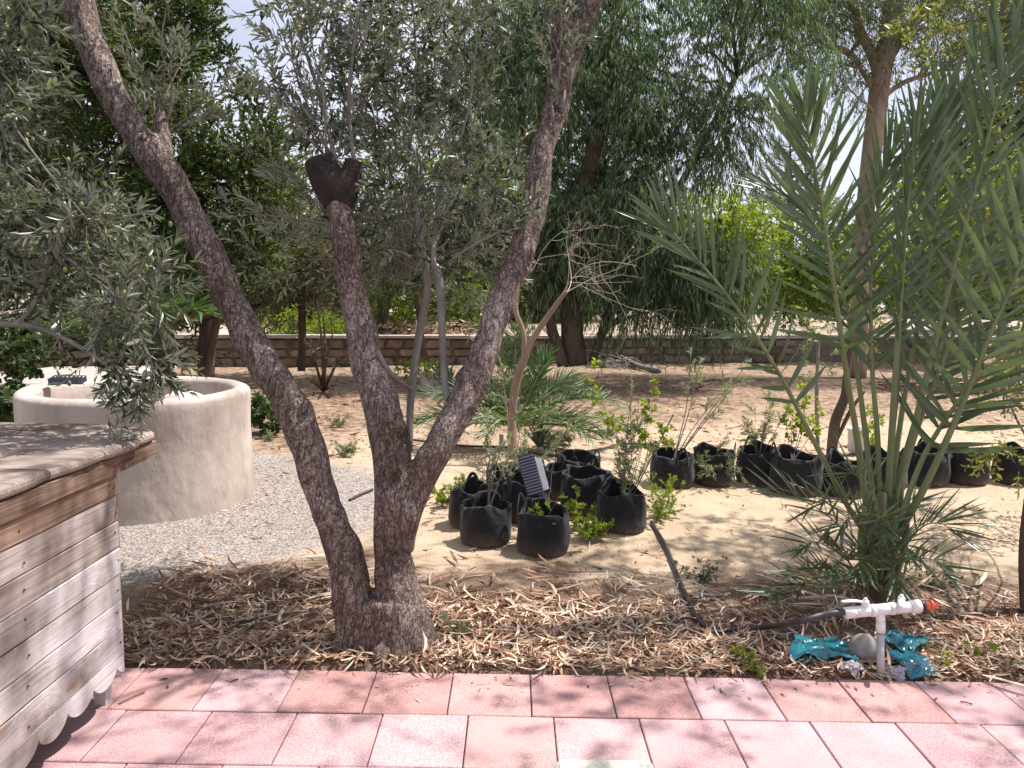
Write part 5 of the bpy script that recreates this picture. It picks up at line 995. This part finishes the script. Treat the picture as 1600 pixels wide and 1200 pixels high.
stk = thing('stake', 'thin dark cane leaning in the right bag of the near cluster', 'cane', bp('H', .06, .05)); V, Fs = tube([bp('H', .06, .05), P(1052, 648, 5.0)], .004, 6); att('cane', mesh('cane', V, Fs, MT['dark_bark']), stk)
# small trees on the far soil
sapling('dark slender sapling with sparse twigs on the red soil left of the middle stem', G(505, 610), [P(505, 490, 11), P(495, 470, 11), P(520, 520, 11), P(485, 540, 11), P(530, 560, 11), P(480, 590, 11), P(525, 600, 11)], per=7, r=.03, Lr=(.15, .3), leafL=.06, barkm='dark_bark', lm='olive')
t_ = thing('small_tree', 'short leaning brown trunk with thin forks behind the left palm stems', 'tree', G(1300, 708)); mb = MB(); stem(mb, [(1299, 712, 7.2, 8), (1305, 660, 7.2, 8), (1320, 620, 7.2, 7), (1322, 590, 7.2, 5), (1330, 540, 7.2, 4)], 24, 10); stem(mb, [(1306, 690, 7.2, 3), (1330, 640, 7.2, 3), (1352, 610, 7.2, 2)], 12, 6)
att('trunk', mb.mesh('trunk', MT['dark_bark'], smooth=True), t_); f_ = Foliage('sprig'); f_.pclump(1325, 500, 7.2, 60, 45, 34, Lr=(.12, .25), leafL=.06, leafW=.02); att('foliage', f_.L.mesh('foliage', MT['pinnate']), t_)
t_ = thing('sapling', 'tall thin staked sapling between the row of bags and the shrubs', 'sapling', G(1277, 705)); mb = MB(); stem(mb, [(1278, 706, 7.3, 3), (1276, 610, 7.3, 3), (1280, 520, 7.3, 2)], 12, 6); att('stem', mb.mesh('stem', MT['stem']), t_); f_ = Foliage('sprig'); f_.pclump(1280, 560, 7.3, 26, 40, 16, Lr=(.1, .2), leafL=.06, leafW=.02); att('foliage', f_.L.mesh('foliage', MT['sprig']), t_)
def weed(label, u, v, h, n, sp='sprig', lm='lime', spread=.5, per=5, **kw):
    if lm == 'lime' and sp == 'sprig': kw = dict(dict(leafL=.028, leafW=.009), **kw)
    b = G(u, v, -.02); b[2] = float(gz(b[0], b[1])); tips = [b+np.array((rng.normal(0, spread*h), rng.normal(0, spread*h), h*rng.uniform(.5, 1.1))) for _ in range(n)]
    sapling(label, b, tips, sp, lm, r=.0018, per=per, Lr=(h*.15, h*.4), name='weed', cat='weed', barkm='petiole', t0=.15, **kw)
weed('fine-leaved pale seedling growing at the foot of the olive trunk', 590, 1020, .16, 7, lm='sprig', leafL=.02, leafW=.006)
weed('small green sprout left of the sprouts at the olive foot', 556, 1012, .12, 4, leafL=.02, leafW=.007)
weed('dusty weed right of the olive root collar', 715, 1005, .10, 6, lm='sprig', leafL=.022, leafW=.005)
weed('leafy green weed between the frontmost bag and the right bag of the cluster', 935, 848, .16, 12, leafL=.035, leafW=.012)
weed('light green weed beside the frontmost bag of the cluster', 906, 826, .22, 7, leafL=.035, leafW=.014)
weed('bushy light green weed right of the near cluster', 1030, 815, .22, 16, leafL=.03, leafW=.010)
weed('pale weed in front of the first bag of the long row', 1046, 786, .18, 6, leafL=.03)
weed('lime weed at the left of the bag cluster', 690, 790, .15, 12, leafL=.03, leafW=.01)
weed('lime weed at the rear left of the bag cluster', 715, 770, .14, 10, leafL=.03, leafW=.01)
weed('grassy tuft near the path centre left of the trunk', 540, 715, .14, 12, lm='sprig', leafL=.04, leafW=.006)
weed('grassy tuft on the red soil left of the middle stem', 530, 668, .13, 10, lm='sprig', leafL=.04, leafW=.006)
weed('dry small tuft on the gravel edge right of the cistern', 420, 690, .10, 8, lm='sprig', leafL=.03, leafW=.005)
weed('broad-leaved green weed in the litter near the right edge', 1515, 1030, .08, 5, 'broad', leafL=.05, leafW=.042, spread=1.3, per=1, K=2)
weed('low round-leaved weed at the far right by the paving edge', 1560, 1042, .06, 4, 'broad', leafL=.045, leafW=.038, spread=1.3, per=1, K=2)
weed('tiny green weed in the litter left of the valve', 1165, 1046, .06, 6, leafL=.03, leafW=.008)
weed('low feathery dark weed in the litter behind the hose bend', 1100, 905, .09, 14, lm='olive', leafL=.02, leafW=.006, spread=1.6)
weed('feathery dark weed right of the palm foot', 1440, 915, .14, 18, lm='olive', leafL=.018, leafW=.006, spread=1.0)
# agaves and white pots far back
def agave(label, u, v, h, n, z=0):
    b = G(u, v, z); t = thing('agave', label, 'agave', b); n_ = n
    for k in range(n_):
        a = k*2.4; e = R(35+40*(k/n_)); d_ = np.array((math.cos(a)*math.cos(e), math.sin(a)*math.cos(e), math.sin(e))); lv, lf = leaves(np.zeros((1, 3)), d_[None], np.array([[-d_[0], -d_[1], 1.]]), h*random.uniform(.8, 1.1), h*.16, 2, curl=-.08, fold=.3)
        obj('blade', mesh('blade', lv, lf, MT['agave'], True), t)
agave('blue-green agave rosette beside the white bucket', 700, 612, .50, 16); agave('smaller agave behind the first by the stone wall', 686, 590, .45, 12); agave('agave hidden at the foot of the bare tree', 842, 700, .30, 16)
weed('patch of fresh strappy leaves at the foot of the young palm', 870, 702, .26, 14, lm='sprig', leafL=.07, leafW=.012)
def pot(label, u, v, r, h, m, name='bucket'):
    b = G(u, v, 0); t = thing(name, label, name.replace('_', ' '), b); V, Fs = lathe([(0, 0), (r*.8, 0), (r*.85, .01), (r, h), (r*1.05, h), (r*1.05, h-.02), (r*.94, h-.02), (r*.9, h*.8), (0, h*.8)], 24); obj('shell', mesh('shell', V, Fs, m, True), t); return t, b
wpl = plain('white_bucket_plastic', (.62, .64, .68))
t_, b_ = pot('white plastic bucket with leafy plant on the red soil behind the grey saplings', 668, 611, .13, .30, wpl); f_ = Foliage('broad'); f_.clump(b_+(0, 0, .36), (.13, .13, .08), 14, Lr=(.08, .16), leafL=.09, leafW=.05); p_ = thing('pot_plant', 'green leafy plant growing in the white bucket', 'plant', b_); att('foliage', f_.L.mesh('foliage', MT['lime']), p_)
f_ = Foliage('broad'); bb_ = G(638, 600); f_.clump(bb_+(0, 0, .2), (.16, .16, .10), 14, Lr=(.08, .16), leafL=.1, leafW=.06); p_ = thing('leafy_plant', 'leafy green plant left of the white bucket', 'plant', bb_); att('foliage', f_.L.mesh('foliage', MT['lime']), p_)
pot('upright white plastic pipe section standing behind the row of bags', 1338, 706, .095, .24, wpl, 'pipe_section')
pot('small white tube guard at the foot of the bare tree', 783, 700, .022, .13, wpl, 'tube_guard')
# ivy low at left
iv = thing('ivy', 'dark ivy ground cover round the cistern foot on the left', 'ivy', G(20, 665)); f_ = Foliage('broad')
for (u_, v_, d_, ru, rv, n_) in ((10, 640, 6.3, 55, 26, 90), (-10, 560, 6.6, 60, 40, 90), (400, 642, 8.2, 26, 12, 60), (420, 655, 8.0, 14, 8, 30), (40, 530, 7, 40, 30, 50)): f_.pclump(u_, v_, d_, ru, rv, n_, Lr=(.08, .2), leafL=.075, leafW=.065)
att('foliage', f_.L.mesh('foliage', MT['bushD']), iv)
# ---------------------------------------------------------------- debris, logs
def pile(name, label, c, rad, n, L_, r_, m, kind=None):
    mb = MB(); c = np.array(c, float)
    for k in range(n):
        q = rng.normal(size=3); q = q/np.linalg.norm(q)*rng.uniform()**.4; a = c+q*rad; a[2] = max(c[2]+.01, a[2]); a_ = rng.uniform(0, 6.28); d_ = np.array((math.cos(a_), math.sin(a_), rng.normal(0, .12)))*L_*rng.uniform(.4, 1)
        mb.add(*tube(spline([a-d_/2, a+rng.normal(0, .06, 3)*L_, a+d_/2], 6), np.linspace(r_, r_*.5, 6)*rng.uniform(.5, 1.2), 5))
    o = obj(name, mb.mesh(name, m, off=c), loc=c); o['label'] = label; o['category'] = 'brush pile'; o['kind'] = 'stuff'; return o
pile('brush_pile', 'heap of dry pruned branches on the red soil right of the palm', G(1490, 610)+(0, 0, .0), np.array((1.5, .5, .28)), 190, .9, .012, MT['dark_bark'])
pile('branch_pile', 'dry twigs and branches lying at the foot of the weeping tree', G(940, 572), np.array((1.3, .4, .2)), 90, .9, .014, MT['stem'])
hp = Foliage('weep'); hc = P(640, 518, 19.5)
lg = thing('log', 'fallen curved grey branch lying under the weeping tree', 'log', G(990, 575)); V, Fs = tube(spline([G(930, 560)+(0, 0, .25), G(965, 566)+(0, 0, .16), G(998, 576)+(0, 0, .06), G(1030, 582)+(0, 0, .03)], 20), np.linspace(.04, .06, 20), 10); att('bark', mesh('bark', V, Fs, MT['stem'], True), lg)
def litter_cloud(name, label, pos, Lr, Wr, m, curl=.25, tilt=.35, shape=2, kind='stuff'):
    n = len(pos); a = rng.uniform(0, 6.28, n); dr = np.stack([np.cos(a), np.sin(a), rng.normal(0, tilt*.5, n)], 1); nr = np.stack([rng.normal(0, tilt, n), rng.normal(0, tilt, n), np.ones(n)*rng.choice((-1, 1), n)], 1)
    V, Fs = leaves(pos, dr, nr, rng.uniform(*Lr, n), rng.uniform(*Wr, n), shape, curl=rng.normal(0, curl, n), fold=.2, sway=rng.normal(0, .13, n)); o = obj(name, mesh(name, V, Fs, m), kind=kind); o['label'] = label; return o
q = rng.normal(size=(5000, 3))*np.array((.9, .6, .22))+hc; q[:, 2] = hc[2]-.35+np.abs(q[:, 2]-hc[2]); litter_cloud('dry_leaf_heap', 'tan heap of dry cuttings on the terrace beyond the stone wall', q, (.12, .3), (.03, .06), MT['litter'], tilt=.8, shape=1)
# ---------------------------------------------------------------- leaf litter carpet
def scatter(n, x0, x1, y0, y1, dens):
    x = rng.uniform(x0, x1, n); y = rng.uniform(y0, y1, n); k = rng.uniform(size=n) < dens(x, y); x, y = x[k], y[k]; return x, y
def clumpy(x, y, s, o=0): return np.clip(.5+.9*fbm(np.stack([x*s, y*s, 0*x+o], -1), 3, 31), 0, 1)
def d1(x, y):
    base = np.clip((3.72+.10*np.sin(x*2.3)+.22*((x < -.5))+.15*(x > 1.2)-y)/.35, 0, 1); c = clumpy(x, y, 2.2)*np.clip(clumpy(x, y, 6, 3)*1.8-.1, .25, 1.1); hole = np.exp(-(((x+1.0)/.5)**2+((y-3.33)/.11)**2))
    near = np.exp(-(y-2.88)/.25)
    return base*np.clip(c*1.3+near*.7, .12, 1)*(1-.85*hole)
x, y = scatter(26000, -1.75, 2.75, 2.875, 4.3, d1); z = gz(x, y)+np.abs(rng.normal(0, .010, len(x)))+.004+.02*np.exp(-(y-2.88)/.12)
litter_cloud('leaf_litter', 'tan curled dry leaf litter strewn behind the paving edge', np.stack([x, y, z], 1), (.03, .105), (.005, .015), MT['litter'], .3, .30)
x, y = scatter(9000, -2.0, 4.5, 3.6, 9.5, lambda x, y: .08+.35*(clumpy(x, y, 1.1, 4) > .72)+.3*((y > 5.1) & (y < 5.5) & (x > 2.2))); z = gz(x, y)+.004
litter_cloud('scattered_leaves', 'sparse dry leaves scattered over the sandy soil', np.stack([x, y, z], 1), (.03, .09), (.006, .014), MT['litter'], .2, .25, 1)
x, y = scatter(9000, -9, 10, 6.8, 14.5, lambda x, y: clumpy(x, y*1.8, .7, 19)**2*1.3); z = gz(x, y)+.006  # dark debris stretched into bands to imitate branch shadows on the ground
litter_cloud('shadow_band_debris', 'coarse bark and needles laid in bands for tree shadow on the far red soil', np.stack([x, y, z], 1), (.06, .22), (.012, .03), MT['needles'], .15, .25, 1)
x, y = scatter(42000, -7, 9, 3.0, 14.5, lambda x, y: clumpy(x, y, .9, 9)**2*np.where(y < 5.2, .95, .5)); z = gz(x, y)+.002  # crumbs thicker on the near sand, adding to the painted shade by the palm
litter_cloud('brown_debris', 'reddish brown needle and leaf crumbs on the soil', np.stack([x, y, z], 1), (.02, .06), (.003, .008), MT['needles'], .15, .3, 1)
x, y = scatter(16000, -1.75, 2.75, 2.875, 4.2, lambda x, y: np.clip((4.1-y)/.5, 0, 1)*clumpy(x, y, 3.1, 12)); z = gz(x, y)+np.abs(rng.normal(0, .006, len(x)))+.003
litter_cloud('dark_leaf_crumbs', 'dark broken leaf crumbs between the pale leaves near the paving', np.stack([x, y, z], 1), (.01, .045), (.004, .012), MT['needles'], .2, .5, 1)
x, y = scatter(380, -1.75, 2.75, 2.9, 4.1, lambda x, y: clumpy(x, y, 1.7, 22)); z = gz(x, y)+.022
litter_cloud('long_bark_strips', 'long curled bark strips on top of the leaf litter', np.stack([x, y, z], 1), (.12, .26), (.012, .026), MT['litter'], .12, .2)
# curled bark strips
mb = MB()
for k in range(240):
    x_ = rng.uniform(-1.5, 2.6); y_ = rng.uniform(2.95, 3.9); z_ = float(gz(x_, y_))+.022; a = rng.uniform(0, 6.28); ln = rng.uniform(.08, .22); d_ = np.array((math.cos(a), math.sin(a), rng.normal(0, .08))); s_ = np.array((-d_[1], d_[0], 0))
    mb.add(*tube(spline([(x_, y_, z_)-d_*ln/2, (x_, y_, z_+.006)+s_*rng.normal(0, .02), (x_, y_, z_)+d_*ln/2], 7), rng.uniform(.0015, .0045), 5, flat=.5))
o = obj('twig_litter', mb.mesh('twig_litter', MT['twigp']), kind='stuff'); o['label'] = 'pale fallen twigs mixed in the leaf litter'
# pebbles
def pebbles(name, label, x, y, smin, smax, m):
    bm = bmesh.new(); bmesh.ops.create_cone(bm, segments=4, radius1=1, radius2=.6, depth=1.2, cap_ends=True, cap_tris=True); bm.verts.ensure_lookup_table(); U = np.array([v_.co[:] for v_ in bm.verts]); bmesh.ops.triangulate(bm, faces=bm.faces[:]); Fi = np.array([[v_.index for v_ in f.verts] for f in bm.faces]); bm.free()
    Fi = np.array([f for f in Fi.tolist()]) if Fi.ndim == 2 else Fi
    n = len(x); s = rng.uniform(smin, smax, (n, 1, 1))*rng.uniform(.6, 1.3, (n, 1, 3))*np.array((1, 1, .7)); V = U[None]*s*(1+rng.normal(0, .12, (n, len(U), 1))); V = V+np.stack([x, y, gz(x, y)+.001], 1)[:, None]
    Fa = Fi[None]+(np.arange(n)*len(U))[:, None, None]; o = obj(name, mesh(name, V.reshape(-1, 3), Fa.reshape(-1, 3), m), kind='stuff'); o['label'] = label
def isl(name, cols):
    m, n, l, o = new_mat(name); g = n.new('ShaderNodeNewGeometry'); rp = ramp(n, cols); l(g.outputs['Random Per Island'], rp.inputs[0]); b = n.new('ShaderNodeBsdfPrincipled'); l(rp.outputs[0], b.inputs['Base Color']); b.inputs['Roughness'].default_value = .9; b.inputs['Specular IOR Level'].default_value = .2; l(b.outputs[0], o.inputs[0]); return m
def dg(x, y):
    rr = np.hypot(x + 2.5, y - 5.3); wob_ = .6 * (clumpy(x, y, 1.5, 2) - .5)
    return np.clip((1.75 + wob_ - rr)/.6, 0, 1) * (np.hypot(x - wc[0], y - wc[1]) > .79)
x, y = scatter(30000, -3.6, -.4, 3.5, 7.2, dg); pebbles('gravel', 'pale grey gravel spread round the cistern', x, y, .002, .0055, isl('gravel_stone', [(0, (.09, .07, .055)), (.4, (.25, .205, .165)), (.8, (.39, .335, .28)), (1, (.52, .47, .41))]))
x, y = scatter(6000, -2, 4, 3.4, 6.5, lambda x, y: clumpy(x, y, 1.6, 7)*.8); pebbles('sand_grit', 'small grit and soil crumbs on the sand', x, y, .002, .006, isl('grit', [(0, (.12, .08, .06)), (.5, (.36, .27, .18)), (1, (.6, .5, .38))]))
# ---------------------------------------------------------------- hoses
mh = surfmat('black_pe_pipe', [(.3, (.016, .016, .018)), (.7, (.05, .045, .042))], scale=9, rough=.42, bump=.1, spec=.5)
def hose(name, label, pts, r, n=80, cat='hose', m=mh):
    q = spline(pts, n); t = thing(name, label, cat, q[0]); V, Fs = tube(q, r, 12); att('pipe', mesh('pipe', V, Fs, m, True), t); return t
g_ = lambda u, v, dz: (lambda p: np.array((p[0], p[1], float(gz(p[0], p[1]))+dz)))(G(u, v, -.01))
VP_ = G(1377, 1057, 0)      # foot of the valve stand
VD = float(np.dot(VP_-CAM, cfn))
hose('hose', 'thick black hose curving from the white valve stand back to the grow bags', [P(1324, 956, VD), P(1290, 960, VD), P(1240, 973, VD+.03), g_(1185, 990, .035), g_(1130, 990, .018), g_(1095, 978, .018), g_(1075, 940, .016), g_(1058, 900, .015), g_(1040, 858, .015), g_(1018, 822, .015)], .0125, 120)
hose('drip_hose', 'thin dark drip hose winding behind the bag cluster to the row of bags', [g_(640, 690, .02), g_(720, 700, .02), g_(790, 706, .04), g_(860, 712, .02), g_(930, 704, .02), g_(985, 694, .03), g_(1040, 704, .02), g_(1110, 714, .03), g_(1200, 712, .02), g_(1300, 712, .02), g_(1400, 710, .02), g_(1500, 707, .02), g_(1640, 707, .02)], .012, 160)
hose('pipe_offcut', 'short black pipe offcut lying on the sand left of the olive trunk', [g_(546, 779, .012), g_(562, 772, .012), g_(582, 765, .012)], .010, 8, 'pipe')
# ---------------------------------------------------------------- valve stand
vs = thing('valve_stand', 'white plastic irrigation valve stand with two levers and an orange hose connector', 'valve', VP_)
wp_ = surfmat('white_pvc', [(.3, (.62, .60, .58)), (.7, (.78, .77, .75))], scale=14, rough=.4, bump=.1); gp_ = surfmat('dusty_grey_pvc', [(.3, (.33, .31, .31)), (.7, (.5, .48, .47))], scale=14, rough=.6, bump=.2)
mo = plain('orange_plastic', (.75, .15, .07), .35); mk_ = plain('black_coupling', (.02, .02, .022), .35)
def vt(name, pts, rad, m, n=None, seg=20, par=vs):
    pts = np.array(pts); V, Fs = tube(pts, rad, seg); return att(name, mesh(name, V, Fs, m, True), par)
pl = lambda u, v, dd=0: P(u, v, VD+dd)
def shaded_flat(o): pass
TL = pl(1375, 953); foot = VP_.copy(); foot[2] = -.03
vt('riser', [foot, pl(1376, 990)], .0145, gp_); vt('riser_collar', [pl(1376, 988), pl(1376, 987.9), pl(1376, 972), pl(1376, 971.9)], [.0145, .018, .018, .0145], wp_)
vt('tee', [pl(1376, 973), pl(1375.9, 966), pl(1375, 953)], [.0165, .0175, .0165], wp_)
ax = lambda s: (1319+s*112, 958-s*10.5)      # axis along the body, s 0..1.4
def seg_(name, s0, s1, r0_, m): a, b = pl(*ax(s0)), pl(*ax(s1)); e = (b-a)*.04; vt(name, [a, a+e, b-e, b], [r0_*.9, r0_, r0_, r0_*.9], m)
seg_('left_socket', 0, .16, .0235, wp_); seg_('valve_body', .16, .36, .022, wp_); seg_('union_ring', .36, .43, .0245, wp_); seg_('tee_body', .43, .63, .0225, wp_); seg_('union_ring', .63, .70, .0245, wp_); seg_('valve_body', .70, .92, .0215, wp_); seg_('right_socket', .92, 1.06, .0255, wp_)
seg_('black_coupling', 1.06, 1.12, .021, mk_); seg_('orange_collar', 1.12, 1.19, .0165, mo); seg_('orange_nut', 1.19, 1.24, .0195, mo); seg_('orange_nozzle', 1.24, 1.31, .010, mo)
for s_, (hu, hv, hd) in ((.29, (1314, 940, 0)), (.79, (1408, 948, -.06))):
    a = pl(*ax(s_)); top_ = a+np.array((0, 0, .042)); vt('stem_cap', [a+np.array((0, 0, .01)), a+np.array((0, 0, .03)), top_, top_+np.array((0, 0, .004))], [.013, .0145, .0135, .009], wp_)
    vt('stem_knob', [top_, top_+np.array((0, 0, .012))], [.007, .006], wp_)
    e = pl(hu, hv, hd); h0 = top_-np.array((0, 0, .008)); V, Fs = tube(spline([h0, h0*.6+e*.4+np.array((0, 0, .006)), e], 12), np.array([.011, .011, .010, .0095, .010, .011, .0115, .0115, .011, .0105, .009, .006]), 12, flat=.45); att('lever', mesh('lever', V, Fs, wp_, True), vs)
# glassy blue plastic bags, stone ball, clear plastic
def film(name, label, c, sx, sy, h, col, seed, alpha=.0, cat='plastic bag', rough=.12):
    m, n, l, o = new_mat(name+'_film'); b = n.new('ShaderNodeBsdfPrincipled'); b.inputs['Base Color'].default_value = (*col, 1); b.inputs['Roughness'].default_value = rough; b.inputs['Specular IOR Level'].default_value = .9; b.inputs['Coat Weight'].default_value = .6
    t_ = n.new('ShaderNodeBsdfTranslucent'); t_.inputs['Color'].default_value = (*[min(1, x*1.6) for x in col], 1); ms = n.new('ShaderNodeMixShader'); ms.inputs[0].default_value = .35
    tr = n.new('ShaderNodeBsdfTransparent'); tr.inputs[0].default_value = (*[min(1, x*.5+.55) for x in col], 1); m2 = n.new('ShaderNodeMixShader'); m2.inputs[0].default_value = alpha
    l(b.outputs[0], ms.inputs[1]); l(t_.outputs[0], ms.inputs[2]); l(ms.outputs[0], m2.inputs[1]); l(tr.outputs[0], m2.inputs[2]); l(m2.outputs[0], o.inputs[0])
    n_ = 40; g = np.linspace(-1, 1, n_); X, Y = np.meshgrid(g, g); q = np.stack([X*.95, Y*.95, 0*X+seed*5.3], -1)
    f1 = fbm(q, 4, seed); ridge = 1-np.abs(vn(q*1.6+3, seed+4))*2; rid2 = 1-np.abs(vn(q*3.4+1, seed+8))*2
    Z = h*(1-.5*(X**2+Y**2)*.9)+h*.55*f1+h*.30*ridge+h*.14*rid2; th = np.arctan2(Y, X); ed = 1+.22*vn(np.stack([np.cos(th)*1.5, np.sin(th)*1.5, 0*th+seed], -1), seed)
    V = np.stack([X*sx*ed+.01*vn(q*4, 3), Y*sy*ed, np.maximum(Z, .004)], -1).reshape(-1, 3); j_ = np.arange(n_-1); i = (j_*n_)[:, None]; j = j_[None]
    me = mesh(name, V, np.stack([i+j, i+j+1, i+n_+j+1, i+n_+j], -1).reshape(-1, 4), m); o_ = obj(name, me, loc=c, rot=(0, 0, seed)); md = o_.modifiers.new('solid', 'SOLIDIFY'); md.thickness = .0012
    o_['label'] = label; o_['category'] = cat; return o_
def on(u, v, dz=.0): p = G(u, v, 0); p[2] = float(gz(p[0], p[1]))+dz; return p
film('plastic_bag', 'large crumpled teal plastic bag on the litter left of the valve stand', on(1281, 1020, .02), .125, .10, .045, (.02, .22, .28), 3)
film('plastic_bag', 'dark blue-teal plastic scrap at the far left of the crumpled bags', on(1252, 1032), .05, .04, .03, (.01, .05, .09), 5)
film('plastic_bag', 'small teal plastic bag right behind the valve riser', on(1408, 1012, .02), .095, .07, .035, (.02, .18, .22), 7)
film('plastic_bag', 'flat teal plastic bag at the right of the riser foot', on(1422, 1040, .015), .105, .07, .03, (.015, .15, .21), 8)
film('clear_wrapper', 'crushed clear plastic wrapper in front of the stone ball', on(1335, 1050), .05, .032, .035, (.55, .55, .6), 10, .35, 'wrapper')
film('clear_wrapper', 'crushed clear plastic at the foot of the riser', on(1395, 1054), .04, .03, .035, (.5, .5, .58), 12, .3, 'wrapper')
sb_ = rock_mesh('round_stone', (.064, .06, .062), surfmat('grey_ball', [(.3, (.17, .16, .15)), (.7, (.3, .285, .27))], scale=9, bump=.5, dist=.006), 9, 3, .05)
p_ = on(1349, 1030, .055); so_ = obj('round_stone', sb_, loc=p_); so_['label'] = 'grey wrinkled round stone ball behind the white riser pipe'; so_['category'] = 'stone'
# small things on the paving
for (u_, v_, a_, l_, lb) in ((262, 1073, 2.2, .02, 'small dark leaf scrap on the second paver behind the counter'), (366, 1063, .8, .03, 'dark twig bit on the joint between two rear pavers'), (1510, 1098, -.5, .04, 'short dark twig lying on a rear paver near the right edge'), (206, 1090, 1.0, .10, 'thin dry twig lying on the paver beside the counter foot'), (1462, 1092, .5, .02, 'tiny dark crumb on the paver joint at the right')):
    p_ = G(u_, v_, .005); t_ = tube([p_-np.array((math.cos(a_), math.sin(a_), 0))*l_/2, p_+np.array((0, 0, .002)), p_+np.array((math.cos(a_), math.sin(a_), 0))*l_/2], .0025, 6); o = obj('twig', mesh('twig', t_[0]-p_, t_[1], MT['dark_bark']), loc=p_); o['label'] = lb; o['category'] = 'twig'
x = rng.uniform(-1.3, 2.3, 130); y = 2.87-np.abs(rng.normal(0, .09, 130)); k = y > 2.0; pos = np.stack([x[k], y[k], np.full(k.sum(), .004)], 1)
litter_cloud('stray_leaves', 'a few stray dry leaf crumbs on the paving edge', pos, (.01, .05), (.004, .010), MT['litter'], .1, .15, 1)
